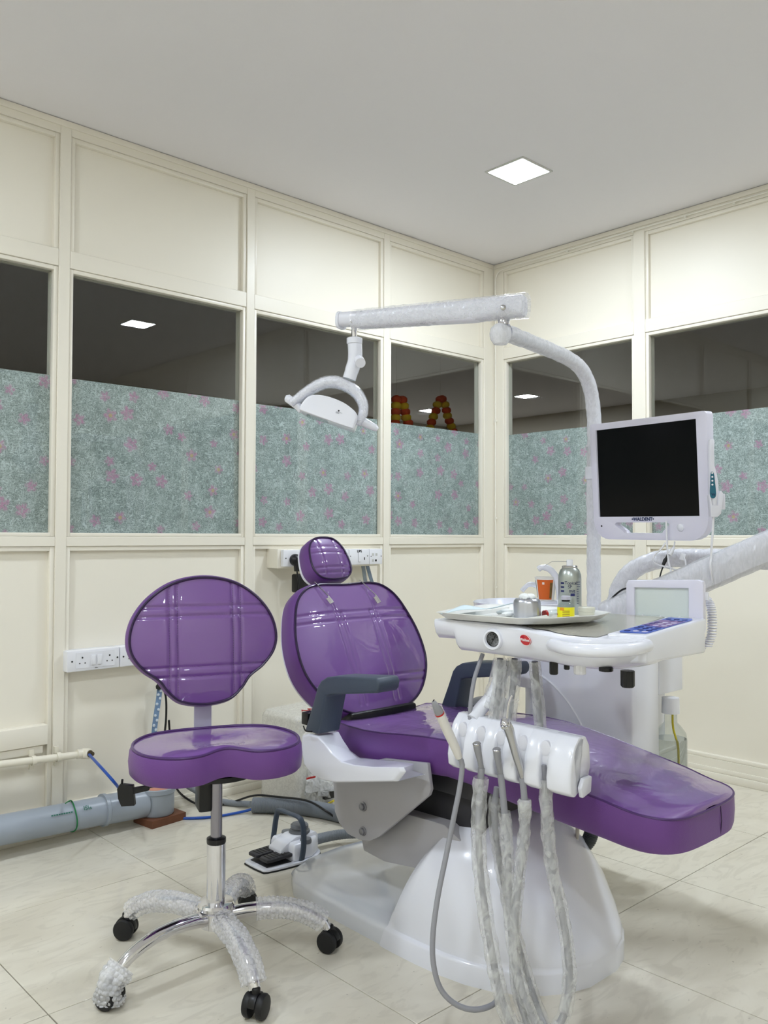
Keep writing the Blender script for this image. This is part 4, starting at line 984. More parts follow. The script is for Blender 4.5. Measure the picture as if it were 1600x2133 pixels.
wt(I1, 'hose', resample(smoothpath([(-2.287, -1.801, 0.595), (-2.278, -1.803, 0.579), (-2.284, -1.801, 0.530), (-2.299, -1.798, 0.471), (-2.317, -1.792, 0.391), (-2.344, -1.792, 0.307), (-2.364, -1.797, 0.234), (-2.369, -1.804, 0.179), (-2.361, -1.817, 0.131), (-2.337, -1.838, 0.099), (-2.303, -1.862, 0.085), (-2.258, -1.876, 0.087), (-2.232, -1.874, 0.107)], 10), .01), .0058, HOSE, 12)
# two bare couplings
hd_ = [('turbine_coupling', 'bare grey coupling with a film-sleeved hose in the second holder slot', [(-2.267, -1.835, 0.628), (-2.264, -1.835, 0.614), (-2.255, -1.834, 0.589), (-2.249, -1.833, 0.572)],
        [(-2.249, -1.833, 0.572), (-2.252, -1.831, 0.520), (-2.260, -1.834, 0.450), (-2.264, -1.841, 0.371), (-2.271, -1.859, 0.297), (-2.276, -1.879, 0.224), (-2.275, -1.903, 0.134), (-2.266, -1.924, 0.072), (-2.248, -1.939, 0.050)], .0165, .07),
       ('motor_coupling', 'bare grey coupling with a film-sleeved hose in the middle holder slot', [(-2.243, -1.871, 0.618), (-2.240, -1.870, 0.604), (-2.230, -1.867, 0.578), (-2.224, -1.866, 0.561)],
        [(-2.224, -1.866, 0.561), (-2.223, -1.872, 0.513), (-2.221, -1.877, 0.452), (-2.228, -1.889, 0.385), (-2.232, -1.895, 0.297), (-2.239, -1.913, 0.204), (-2.238, -1.937, 0.124), (-2.223, -1.963, 0.060), (-2.204, -1.979, 0.040)], .0135, .10)]
for nm, lb, cp_, hp_, sr, st in hd_:
    t = instrument(nm, lb, 'handpiece coupling', cp_[-1])
    wt(t, 'coupling_body', cp_, [.0090, .0080, .0062, .0058], HPG); c0, c1 = Vector(cp_[0]), Vector(cp_[1]); d_ = (c0-c1).normalized()
    wobj('coupling_face', MB().lathe([(.0078, 0), (.0078, .0012)], 20, c0, d_), BLACK, t)
    wobj('coupling_rim', MB().lathe([(.0090, -.002), (.0094, .0008), (.0080, .0022)], 20, c0, d_), STEEL, t)
    h_ = wt(t, 'hose', resample(smoothpath(hp_, 10), .01), .0074, HOSE, 12)
    wobj('hose_sleeve', sleeve(resample(smoothpath(hp_, 10), .01)[2 if nm[0] == 't' else 8:], sr, .20, .24, len(nm)), WRAPC, h_, root=t)
# three way syringe
I4 = instrument('air_water_syringe', 'chrome three-way syringe with bent nozzle in the fourth holder slot', 'syringe', (-2.206, -1.916, 0.552))
wt(I4, 'syringe_body', [(-2.268, -1.918, 0.684), (-2.260, -1.918, 0.671), (-2.251, -1.918, 0.650), (-2.231, -1.915, 0.610), (-2.216, -1.915, 0.576), (-2.209, -1.913, 0.560)], [.0100, .0108, .0092, .0088, .0078, .006], STEEL)
wobj('syringe_head', MB().lathe([(.006, -.012), (.0105, -.006), (.0105, .006), (.006, .012)], 18, Vector((-2.270, -1.916, 0.685)), (.5, .3, .5)), CHROME, I4)
for px in ((-2.286, -1.922, 0.682), (-2.282, -1.929, 0.682)):
    wobj('trigger_button', MB().lathe([(.0042, 0), (.0042, .006), (.003, .0072)], 14, Vector(px), (-.6, -.75, -.1)), STEEL, I4)
wt(I4, 'nozzle', smoothpath([(-2.268, -1.919, 0.692), (-2.267, -1.920, 0.712), (-2.265, -1.922, 0.728), (-2.263, -1.925, 0.739), (-2.261, -1.927, 0.744)], 5), .0024, CHROME, 10)
h4 = [(-2.209, -1.913, 0.560), (-2.206, -1.915, 0.529), (-2.203, -1.916, 0.488), (-2.204, -1.914, 0.437), (-2.217, -1.912, 0.358), (-2.229, -1.911, 0.281), (-2.237, -1.914, 0.194), (-2.238, -1.924, 0.119), (-2.229, -1.943, 0.054)]
h_ = wt(I4, 'hose', resample(smoothpath(h4, 10), .01), .0072, HOSE, 12)
wobj('hose_sleeve', MB().tube(resample(smoothpath(h4, 10), .005)[10:], .0128, 18, False, lambda i, a: 1+(.30 if i < 34 else .14)*noise.noise(Vector((i*.33, math.cos(a)*1.2, math.sin(a)*1.2+4)))), WRAPC, h_, root=I4)
wobj('sleeve_collar', MB().tube([(-2.204, -1.916, 0.515), (-2.204, -1.916, 0.511), (-2.203, -1.916, 0.488), (-2.203, -1.916, 0.478)], [.012, .0155, .0155, .013], 18, False, wrinkle(.2, 1.2, 2)), WRAPC, h_, root=I4)
I5 = instrument('spare_hose', 'film-sleeved grey hose hanging from the last empty holder slot', 'hose', (-2.182, -1.952, 0.543))
h5 = [(-2.185, -1.951, 0.592), (-2.181, -1.953, 0.563), (-2.178, -1.953, 0.502), (-2.173, -1.955, 0.430), (-2.173, -1.966, 0.363), (-2.168, -1.982, 0.296), (-2.165, -1.996, 0.220), (-2.168, -2.003, 0.144), (-2.179, -1.998, 0.087), (-2.190, -1.987, 0.057), (-2.204, -1.973, 0.041)]
h_ = wt(I5, 'hose', resample(smoothpath(h5, 10), .01), .0078, HOSE, 12); wobj('hose_sleeve', sleeve(resample(smoothpath(h5, 10), .01)[3:], .0145, .2, .22, 6), WRAPC, h_, root=I5)
I6 = instrument('tangled_hose', 'film-sleeved hose trailing to the floor behind the hanging ones', 'hose', (-2.127, -1.878, 0.135))
h6 = [(-2.209, -1.843, 0.525), (-2.212, -1.838, 0.461), (-2.202, -1.844, 0.366), (-2.194, -1.861, 0.276), (-2.185, -1.880, 0.196), (-2.174, -1.901, 0.118), (-2.162, -1.923, 0.051), (-2.167, -1.945, 0.025)]
h_ = wt(I6, 'hose', resample(smoothpath(h6, 10), .01), .0066, HOSE, 12); wobj('hose_sleeve', sleeve(resample(smoothpath(h6, 10), .01)[2:], .0135, .22, .25, 16), WRAPC, h_, root=I6)

# ------------------------------------------------------------------ things on the instrument table
def TWd(u, v, z): return Vector((-2.21+.17365*u+.98481*v, -1.65-.98481*u+.17365*v, z))
MT = thing('moulded_tray', 'white moulded plastic tray with compartments lying on the instrument table', 'tray', TWd(.15, .12, .8825))
ring_o = [(.022, -.020), (.13, -.030), (.244, -.034), (.300, .016), (.352, .140), (.345, .235), (.26, .29), (.05, .30), (-.005, .25), (.0, .08)]
cu_, cv_ = .17, .14
def scl(pts, s_, z): return [TWd(cu_+(u-cu_)*s_, cv_+(v-cv_)*s_, z) for u, v in pts]
wobj('tray_shell', MB().loft([scl(ring_o, .86, .8832), scl(ring_o, .88, .8835), scl(ring_o, .985, .8975), scl(ring_o, 1.0, .8985), scl(ring_o, 1.0, .8998), scl(ring_o, .98, .8998), scl(ring_o, .865, .8862), scl(ring_o, .2, .8862)]), mat('tray_white', (240, 240, 236), .25), MT)
for (a, b) in (((.235, .0), (.235, .27)), ((.235, .14), (.33, .15)), ((.06, .02), (.06, .26)), ((.145, .02), (.145, .12))):
    p, q = TWd(a[0], a[1], .886), TWd(b[0], b[1], .886); d = (q-p).normalized(); s_ = Vector((-d.y, d.x, 0))*.003
    wobj('divider', MB().loft([[p-s_, p+s_, p+s_*.5+V(0, 0, .009), p-s_*.5+V(0, 0, .009)], [q-s_, q+s_, q+s_*.5+V(0, 0, .009), q-s_*.5+V(0, 0, .009)]]), mat('tray_white', (240, 240, 236), .25), MT)
CH = thing('cotton_holder', 'fluted aluminium holder filled with cotton on the white tray', 'cotton holder', TWd(.197, .098, .8865))
obj('holder_cup', MB().tube([V(0, 0, 0), V(0, 0, .036), V(0, 0, .042), V(0, 0, .046), V(0, 0, .046)], [.0315, .0315, .030, .026, .022], 48, True, lambda i, a: 1+.012*math.cos(a*12)), mat('brushed_aluminium', (196, 198, 206), .28, metal=.95), CH)
ct_ = MB()
for k, (x, y, r) in enumerate(((-.006, .004, .012), (.010, -.004, .011), (.002, -.010, .010), (-.014, -.006, .009), (.015, .008, .009))):
    ct_ = MB(); rings = []
    for i in range(7):
        th = PI*i/6; rings.append([V(x, y, .050)+V(math.sin(th)*math.cos(j*PI/6), math.sin(th)*math.sin(j*PI/6), math.cos(th)*.7)*r*(1+.25*noise.noise(Vector((i, j*.7, k*3)))) for j in range(12)])
    obj('cotton', ct_.loft(rings), mat('cotton_white', (240, 242, 240), .9), CH)
VI = thing('medicine_vial', 'small glass vial with yellow label and grey cap on the tray', 'vial', TWd(.275, .140, .8865))
obj('vial_glass', MB().lathe([(.018, 0), (.0195, .002), (.0195, .030), (.016, .036), (.0085, .041), (.0085, .046)], 28), CLEAR, VI)
obj('vial_liquid', MB().lathe([(.017, .0015), (.0182, .003), (.0182, .022), (.001, .0222)], 24), mat('vial_fluid', (226, 220, 190), .1, trans=.4), VI)
a1 = math.atan2(-3.06+1.9, -3.684+2.03)
obj('yellow_label', cyl_patch(.0198, .0198, .003, .028, a1-1.5, a1+1.5, 24), mat('label_yellow', (232, 222, 22), .4), VI)
obj('red_edge', cyl_patch(.0200, .0200, .009, .013, a1-1.5, a1-1.15, 4), mat('label_red', (176, 36, 30), .4), VI)
obj('orange_patch', cyl_patch(.0200, .0200, .021, .0275, a1-.75, a1-.2, 6), mat('label_orange', (226, 150, 30), .4), VI)
for k in range(4):
    obj('print_line', cyl_patch(.0200, .0200, .0075+k*.0038, .0092+k*.0038, a1-.4, a1+.45, 8), mat('label_print', (150, 120, 30), .5), VI)
obj('vial_cap', MB().lathe([(.0105, .0445), (.0108, .046), (.0108, .052), (.009, .0535), (.001, .0537)], 24), mat('cap_grey', (186, 184, 196), .35), VI)
obj('vial_band', MB().lathe([(.0093, .0405), (.0098, .041), (.0098, .0445)], 20), BLACK, VI)
SC = thing('spray_can', 'silver topical spray can with white nozzle standing at the back of the tray', 'spray can', TWd(.224, .272, .8865))
obj('can_body', MB().lathe([(.027, 0), (.0285, .002), (.0285, .088), (.0275, .097), (.0235, .108), (.0180, .114)], 36), mat('can_silver', (176, 182, 178), .3, metal=.8), SC)
obj('can_ring', MB().lathe([(.0175, .1125), (.0190, .114), (.0190, .117), (.017, .119), (.006, .119)], 32), STEEL, SC)
obj('nozzle', MB().lathe([(.0075, .118), (.0078, .121), (.0078, .132), (.0072, .134), (.001, .134)], 20), SOCKET, SC)
obj('nozzle_tube', MB().tube([V(-.006, .004, .129), V(-.0325, .0295, .129), V(-.047, .042, .118)], .0008, 6), STEEL, SC)
a2 = math.atan2(-3.06+1.82, -3.684+1.94)
NAVY = mat('can_navy', (30, 36, 92), .4)
cyl_text('lettering', 'Topical', .0105, .0285, .077, a2+.10, NAVY, SC, bold=.0001)
cyl_text('lettering', 'SP', .0105, .0285, .0675, a2-.0, NAVY, SC, bold=.0001)
cyl_text('lettering', 'mit', .0115, .0285, .0575, a2+.18, NAVY, SC, bold=.0002)
for k in range(3):     # start of each printed line, cut off by the curve of the can
    obj('print_line', cyl_patch(.0288, .0288, .0745-k*.0098, .0790-k*.0098, a2-.85, a2-.50, 6), NAVY, SC)
obj('navy_bar', cyl_patch(.0288, .0288, .045, .052, a2+.05, a2+.42, 8), NAVY, SC)
for k in range(10):
    obj('print_line', cyl_patch(.0288, .0288, .079-k*.0058, .0803-k*.0058, a2+.62, a2+(1.02 if k < 3 else .82), 6), NAVY, SC)
JR = thing('plastic_jar', 'small translucent cream jar lid at the right end of the tray', 'jar', TWd(.290, .222, .8865))
obj('jar_wall', MB().lathe([(.0170, 0), (.0185, .002), (.0190, .012), (.0200, .013), (.0200, .022), (.018, .0235), (.001, .0235)], 28), mat('jar_cream', (232, 230, 212), .35, trans=.25), JR)
BP = thing('paper_bib', 'pale blue folded paper sheet lying across the left of the tray', 'paper', TWd(.07, .10, .9))
sh = []
for i in range(15):
    t_ = i/14; sh.append([TWd(.035+.115*t_, .03+.10*t_+.105*s_, .904+.020*max(0, t_-.45)**1.2*1.6+.005*math.sin(t_*7+s_*3)*(1-t_)+.004*s_*(1-t_)) for s_ in [-.5*(1-t_*.75)+(1-t_*.75)*k/6 for k in range(7)]])
o_ = wobj('sheet', MB().loft(sh, False, False, closed=False), mat('paper_blue', (214, 230, 236), .7), BP)
md = o_.modifiers.new('t', 'SOLIDIFY'); md.thickness = .0012
for k, (u, v) in enumerate(((.115, .13), (.145, .10), (.155, .155), (.10, .175))):
    rings = []; c_ = TWd(u, v, .8875)
    for i in range(6):
        th = PI*i/5; rings.append([c_+V(0, 0, .006)+V(math.sin(th)*math.cos(j*PI/5)*.019, math.sin(th)*math.sin(j*PI/5)*.014, math.cos(th)*.006)*(1+.2*noise.noise(Vector((i*1.3, j*.9, k*4)))) for j in range(10)])
    tag(wobj('gauze_pad', MB().loft(rings), mat('cotton_white', (240, 242, 240), .9), thing('tmp', 'x', 'x')), 'white crumpled gauze pad in the tray beside the cotton holder', 'gauze', 'gauze pads in the tray')
for o in list(bpy.data.objects):
    if o.name.startswith('tmp'):
        for ch in list(o.children): ch.parent = None
        bpy.data.objects.remove(o)
AM = thing('ampoule', 'clear glass ampoule with red mark lying behind the vial', 'ampoule', TWd(.232, .135, .8865))
wobj('ampoule_glass', MB().tube([TWd(.225, .115, .896), TWd(.228, .122, .897), TWd(.242, .16, .897), TWd(.245, .168, .897)], [.004, .0085, .0085, .005], 14), CLEAR, AM)
wobj('red_mark', MB().tube([TWd(.2285, .1235, .897), TWd(.2305, .129, .897)], .0088, 14), mat('label_red', (176, 36, 30), .4), AM)

# ------------------------------------------------------------------ leads under the monitor
LD = thing('monitor_leads', 'white leads and plugs hanging in a loop below the monitor', 'cable', (-1.417, -1.822, 1.064))
wt(LD, 'lead', smoothpath([(-1.423, -1.820, 1.123), (-1.420, -1.820, 1.068), (-1.425, -1.827, 1.013), (-1.435, -1.843, 0.966), (-1.432, -1.844, 0.932)], 8), .0028, SOCKET, 8)
wt(LD, 'lead', smoothpath([(-1.423, -1.817, 1.061), (-1.433, -1.807, 1.041), (-1.455, -1.800, 1.024), (-1.457, -1.797, 1.009), (-1.447, -1.806, 0.998), (-1.434, -1.831, 0.991), (-1.411, -1.852, 0.982), (-1.399, -1.864, 0.991), (-1.399, -1.865, 1.007), (-1.403, -1.861, 1.021)], 8), .0022, SOCKET, 8)
wt(LD, 'lead', smoothpath([(-1.403, -1.835, 1.064), (-1.405, -1.833, 1.048), (-1.418, -1.834, 1.034)], 6), .0022, SOCKET, 8)
wt(LD, 'plug', [(-1.414, -1.838, 1.048), (-1.419, -1.833, 1.034), (-1.423, -1.829, 1.026)], [.004, .006, .006], SOCKET, 10)
wobj('plug', MB().prism([(-.007, -.010), (.007, -.010), (.007, .010), (-.007, .010)], (-1.404, -1.860, 1.021), (.70, -.65, -.25), (.2, -.2, .95), (.004, .004, 0)), SOCKET, LD, bevel=.001)
wt(LD, 'ferrite', [(-1.441, -1.825, 0.993), (-1.426, -1.838, 0.988)], .0042, SOCKET, 10)
LK = thing('black_lead', 'thin black lead with inline plug running behind the spring arm', 'cable', (-1.377, -1.789, 1.012))
wt(LK, 'lead', smoothpath([(-1.400, -1.810, 1.027), (-1.406, -1.803, 0.999), (-1.411, -1.797, 0.978), (-1.425, -1.797, 0.951)], 6), .0022, BLACK, 8)
wt(LK, 'plug', [(-1.401, -1.809, 1.020), (-1.404, -1.805, 1.009), (-1.408, -1.801, 0.996)], [.0025, .006, .0045], BLACK, 10)
LK2 = thing('black_lead', 'black lead bowing from the cabinet to the left side of the viewer', 'cable', (-1.588, -1.725, 0.883))
wt(LK2, 'lead', smoothpath([(-1.594, -1.719, 0.870), (-1.581, -1.732, 0.897), (-1.581, -1.760, 0.922), (-1.585, -1.784, 0.934), (-1.588, -1.809, 0.936)], 8), .0028, BLACK, 8)

# ------------------------------------------------------------------ bib chain over the backrest
BC = thing('bib_chain', 'steel bib chain with two clips draped over the top of the chair back', 'bib chain', (-1.839, -0.878, 0.925))
for (xa, ya), (xb, yb), tip in (((654, 1206), (672, 1242), (679, 1258)), ((744, 1205), (772, 1243), (778, 1262))):
    N_ = 18; s0 = Vector(A(xa, ya, 2.5)) if False else None
def chain(p0, p1, tip):
    p0, p1, tip = Vector(p0), Vector(p1), Vector(tip); mb = MB(); n_ = 20
    cm = wobj('chain', MB().tube([p0, p1], .0009, 6), STEEL, BC)
    for k in range(n_):
        c_ = p0+(p1-p0)*((k+.5)/n_)
        wobj('bead', MB().lathe([(.0003, -.0020), (.0019, -.0010), (.0019, .0010), (.0003, .0020)], 8, c_, (p1-p0).normalized()), STEEL, cm, root=BC)
    d_ = (tip-p1); s_ = d_.cross(Vector((-.5, -.8, .3))).normalized()
    nv = s_.cross(d_).normalized()*.0012
    wobj('clip', MB().loft([[p1-s_*.002-nv, p1+s_*.002-nv, tip+s_*.006-nv, tip-s_*.004-nv], [p1-s_*.002+nv, p1+s_*.002+nv, tip+s_*.006+nv, tip-s_*.004+nv]]), STEEL, BC)
    wobj('clip_jaw', MB().loft([[p1+d_*.2+s_*.003-nv, p1+d_*.2+s_*.012-nv, tip+s_*.011-nv, tip+s_*.004-nv], [p1+d_*.2+s_*.003+nv*3, p1+d_*.2+s_*.012+nv*3, tip+s_*.011+nv*3, tip+s_*.004+nv*3]]), CHROME, BC)
FBc = tilted((CX, -1.0, .71), 26)
chain(FBc @ Vector((-.125, .243, .004)), FBc @ Vector((-.100, .186, .020)), FBc @ Vector((-.094, .160, .026)))
chain(FBc @ Vector((.068, .243, .004)), FBc @ Vector((.100, .180, .022)), FBc @ Vector((.106, .150, .026)))

# ------------------------------------------------------------------ foot control
FC = thing('foot_control', 'white foot control with black pedals and carrying handle on the floor', 'foot control', (-1.963, -.733, 0))
f_x, f_y = Vector((1, 0, 0)), Vector((0, 1, 0))      # along the control (towards its hose) and across it
def FL(a, b, z): return Vector((-1.963, -.733, 0))+f_x*a+f_y*b+V(0, 0, z)
base = [(-.128, -.035), (-.115, -.062), (-.02, -.078), (.06, -.076), (.115, -.045), (.128, 0), (.115, .045), (.06, .076), (-.02, .078), (-.115, .062), (-.128, .035)]
wobj('rubber_sole', MB().loft([[FL(a, b, z) for a, b in smooth2(base, 3)] for z in (0, .004)]), BLACKR, FC)
wobj('base', MB().loft([[FL(a*.985, b*.985, z) for a, b in smooth2(base, 3)] for z in (.004, .012)]), WHITE, FC, bevel=.002)
hs = [(-.015, -.068), (.06, -.070), (.108, -.040), (.120, 0), (.108, .040), (.06, .070), (-.015, .068)]
wobj('housing', MB().loft([[FL(a*s_+(1-s_)*.05, b*s_, z) for a, b in hs] for s_, z in ((1, .012), (.98, .050), (.90, .066))]), WHITE, FC, bevel=.006)
wobj('centre_ridge', MB().loft([[FL(a, b, z) for b in (-.034, .034)] + [FL(a, b, .03) for b in (.036, -.036)] for a, z in ((-.045, .048), (-.02, .062), (.02, .078), (.10, .078), (.112, .066))]), WHITE, FC, bevel=.004)
wobj('well', MB().loft([[FL(a, b, z) for a, b in [(-.108, -.046), (-.018, -.058), (-.018, .058), (-.108, .046)]] for z in (.012, .014)]), DARK, FC)
for sg in (-1, 1):
    pdl = MB().loft([[FL(a, sg*.031+b, z-.008) for a, b in [(-.112, -.022), (-.10, -.026), (-.012, -.027), (-.012, .027), (-.10, .026), (-.112, .020)]] for z in (.036, .046)])
    p_ = wobj('pedal', pdl, DARK, FC, bevel=.002)
    for k in range(6):
        wobj('pedal_rib', MB().tube([FL(-.095+k*.013, sg*.031-.020, .0386), FL(-.095+k*.013, sg*.031+.020, .0386)], .0014, 6), BLACK, p_, root=FC)
wobj('joystick', MB().lathe([(.034, .074), (.036, .080), (.034, .086), (.026, .088), (.026, .092), (.030, .094), (.030, .102), (.026, .106), (.001, .107)], 28, FL(.058, 0, 0)), mat('pedal_grey', (110, 112, 116), .45), FC)
for b in (-.052, .052):
    wobj('foot_button', MB().lathe([(.019, .058), (.020, .064), (.018, .072), (.001, .074)], 20, FL(.045, b, 0)), mat('pedal_grey', (110, 112, 116), .45), FC)
hpts = [FL(.005, -.082, .018), FL(.012, -.083, .06), FL(.016, -.076, .115), FL(.015, -.066, .140), FL(.012, -.05, .150), FL(.008, 0, .152), FL(.012, .05, .150), FL(.015, .066, .140), FL(.016, .076, .115), FL(.012, .083, .06), FL(.005, .082, .018)]
rings = []
pp = smoothpath(hpts, 5)
for i, p in enumerate(pp):
    t_ = (pp[min(i+1, len(pp)-1)]-pp[max(i-1, 0)]).normalized(); n2 = t_.cross(f_x).normalized()
    rings.append([p+f_x*x+n2*z for x, z in rrect(.020, .008, .003, 2)])
wobj('carry_handle', MB().loft(rings), GREYD, FC)
wobj('hose_tail', MB().tube(resample(smoothpath([FL(.11, 0, .034), V(-1.80, -.735, .034), V(-1.74, -.75, .034), V(-1.68, -.79, .034), V(-1.64, -.86, .034)], 30), .003), .0165, 14, True, lambda i, a: 1.07 if i % 2 else .96), CORR, FC)

# ------------------------------------------------------------------ pipes and cables along the left wall
DP = thing('drain_pipe', 'fat grey plastic drain pipe running along the foot of the left wall', 'pipe', (-2.661, -0.085, 0.096))
p0, p1 = Vector((-2.867, -0.085, 0.100)), Vector((-2.264, -0.085, 0.081)); pd_ = (p1-p0).normalized()
wobj('pipe', MB().tube([p0, p1], .050, 28), PVC, DP)
c0, c1 = Vector((-2.306, -0.085, 0.083)), Vector((-2.141, -0.085, 0.076))
wobj('coupling', MB().tube([c0, c0+pd_*.012, c0+pd_*.016, c1], [.0575, .0575, .053, .053], 28), PVC, DP)
tp = Vector((-2.088, -0.090, 0.073)); zb = tp.z-.045
wobj('trap', MB().lathe([(.058, zb), (.062, zb+.006), (.062, zb+.078), (.066, zb+.082), (.066, zb+.098), (.058, zb+.100), (.056, zb+.075), (.001, zb+.074)], 32, V(tp.x, tp.y, 0)), PVC, DP)
wobj('trap_plate', MB().lathe([(.055, zb+.094), (.054, zb+.099), (.001, zb+.100)], 28, V(tp.x, tp.y, 0)), mat('trap_orange', (206, 140, 118), .5, var=.15, vscale=40), DP)
gs = Vector((-2.420, -0.085, 0.087)); gx = pd_; 
ring = []
for k in range(30):
    a = 2*PI*k/29; ring.append(gs+Vector((0, -1, 0))*.0525*math.cos(a)+pd_.cross(Vector((0, -1, 0))).normalized()*.0525*math.sin(a)+pd_*(.004*math.sin(a*2)))
ST_ = wobj('green_string', MB().tube(ring, .0024, 6), mat('string_green', (30, 120, 66), .6), DP)
wobj('string_end', MB().tube(smoothpath([gs+V(0, -.01, .052), gs+V(-.012, -.02, .062), gs+V(-.03, -.02, .055)], 5), .0018, 6), mat('string_green', (30, 120, 66), .6), ST_, root=DP)
nf = Vector((0, -.80, .60)); uf = pd_; vf = nf.cross(uf)
text('pipe_lettering', '*ISI', .022, tm(DP).inverted() @ frame(Vector((-2.378, -0.085, 0.088))+nf*.0515, -uf, -vf, nf), mat('print_green', (40, 110, 90), .6), DP)
ns = Vector((0, -.9, .43)).normalized(); vs_ = ns.cross(uf)
for k in range(9):     # the line of print is too small to read in the photograph
    c_ = Vector((-2.471, -0.085, 0.095))+uf*(.0085*(k-4))+ns*.0508
    wobj('small_print', MB().prism([(-.0032, -.0022), (.0032, -.0022), (.0032, .0022), (-.0032, .0022)], c_, uf, vs_, ns*.0006), mat('print_green', (40, 110, 90), .6), DP)
wbk = Vector((-2.094, -0.090, 0.024))
WBK = obj('wood_block', MB().box(-.075, .075, -.06, .06, 0, max(.012, zb-.001)), mat('brown_wood', (112, 70, 48), .6, var=.25, vscale=25)); WBK.location = (tp.x+.005, tp.y-.01, 0); WBK.rotation_euler = (0, 0, .12)
tag(WBK, 'rough brown wooden block under the end of the drain pipe', 'wood block')
WP = thing('water_pipe', 'thin cream water pipe clipped to the left wall with an open elbow', 'pipe', (-2.549, -0.030, 0.291))
IV = mat('pipe_cream', (236, 230, 212), .35)
wobj('pipe', MB().tube([(-2.827, -0.030, 0.307), (-2.357, -0.030, 0.283)], .0125, 16), IV, WP)
ee = Vector((-2.348, -0.030, 0.283))
wobj('elbow', MB().tube([ee-V(.03, 0, -.004), ee], .0165, 18).lathe([(.019, -.01), (.019, .020), (.015, .024)], 20, ee, (.35, -.9, .1)), IV, WP)
wobj('brass_insert', MB().lathe([(.0125, .024), (.0125, .028), (.007, .029), (.007, .040)], 16, ee, (.35, -.9, .1)), mat('brass_dark', (90, 78, 60), .4, metal=.6), WP)
for px in ((-2.533, -0.030, 0.291), (-2.445, -0.030, 0.288)):
    q = Vector(px); rg = []
    for k in range(15):
        a = math.radians(-20+220*k/14); rg.append(q+V(0, -math.sin(a)*.0145, math.cos(a)*.0145))
    cl = wobj('pipe_clip', MB().loft([[p+V(-.007, 0, 0), p+V(.007, 0, 0), p+V(.007, 0, 0)+(p-q)*.12, p+V(-.007, 0, 0)+(p-q)*.12] for p in rg]), IV, WP)
    wobj('clip_foot', MB().box(q.x-.008, q.x+.008, -.016, -.004, q.z-.034, q.z-.012).box(q.x-.008, q.x+.008, -.016, -.004, q.z+.012, q.z+.034), IV, cl, root=WP)
BT = tag(obj('blue_tube', MB().tube(resample(smoothpath([Vector((-2.347, -0.065, 0.286)), (-2.377, -0.244, 0.274), (-2.355, -0.303, 0.229), (-2.171, -0.021, 0.075), (-2.118, -0.010, 0.025), (-2.058, -0.099, 0.006), (-1.944, -0.203, 0.006), (-1.819, -0.242, 0.008), (-1.770, -0.275, 0.020), (-1.736, -0.316, 0.026)], 10), .01), .0052, 10), BLUE),
         'blue plastic tube looping from the water pipe across the floor', 'tube')
def corr_tube(name, pts, r, label, cat, m_=CORR, pitch=.0045, t=None):
    o = obj(name, MB().tube(resample(smoothpath(pts, 30), pitch/2), r, 18, True, lambda i, a: 1.06 if i % 2 else .97), m_)
    return tag(o, label, cat)
corr_tube('corrugated_conduit', [(-1.773, -0.260, 0.030), (-1.716, -0.320, 0.030), (-1.638, -0.431, 0.030), (-1.596, -0.554, 0.030), (-1.567, -0.713, 0.030)], .0285, 'wide grey corrugated conduit lying on the floor behind the foot control', 'conduit')
corr_tube('corrugated_hose', [(-1.946, -0.040, 0.100), (-1.906, -0.049, 0.070), (-1.835, -0.060, 0.022), (-1.789, -0.128, 0.012), (-1.746, -0.207, 0.016)], .0115, 'narrow grey corrugated hose running from the wall into the wide conduit', 'hose')
tag(obj('black_cable', MB().tube(resample(smoothpath([(-2.005, -0.020, 0.354), (-1.990, -0.020, 0.183), (-1.978, -0.033, 0.090), (-1.906, -0.012, 0.020), (-1.871, -0.082, 0.006), (-1.788, -0.126, 0.012), (-1.754, -0.245, 0.060), (-1.708, -0.340, 0.066), (-1.651, -0.448, 0.064), (-1.638, -0.549, 0.045), (-1.603, -0.577, 0.012), (-1.604, -0.647, 0.008)], 10), .01), .0042, 8), BLACK),
    'black cable lying along the top of the wide conduit', 'cable')
tag(obj('black_cable', MB().tube(resample(smoothpath([(-2.040, -0.020, 0.508), (-2.020, -0.020, 0.449), (-2.017, -0.020, 0.374), (-2.023, -0.020, 0.301), (-2.028, -0.020, 0.246)], 10), .01), .0042, 8), BLACK),
    'black cable hanging down the wall behind the stool back', 'cable')
SP_ = thing('bubble_strip', 'blue bubble wrap strip hanging on the wall behind the stool', 'packing strip', (-2.063, -0.015, 0.297))
q = [(-2.043, -0.016, 0.485), (-2.048, -0.018, 0.443), (-2.059, -0.020, 0.380), (-2.065, -0.018, 0.325), (-2.065, -0.016, 0.279)]
rings = [[Vector(p)+V(-.011, 0, 0), Vector(p)+V(.011, 0, 0), Vector(p)+V(.011, .003, 0), Vector(p)+V(-.011, .003, 0)] for p in smoothpath(q, 6)]
wobj('strip', MB().loft(rings), mat('strip_blue', (120, 146, 178), .3), SP_)
for k, p in enumerate(smoothpath(q, 6)[::2]):
    wobj('bubble', MB().lathe([(.0058, 0), (.005, .0025), (.001, .004)], 12, Vector(p)+V((-.005, .005)[k % 2], -.0005, 0), (0, -1, 0)), mat('bubble_white', (206, 216, 226), .2), SP_)
wobj('black_knot', MB().lathe([(.003, -.012), (.011, -.006), (.012, .004), (.006, .012)], 12, Vector((-2.051, -0.022, 0.489))), BLACK, SP_)

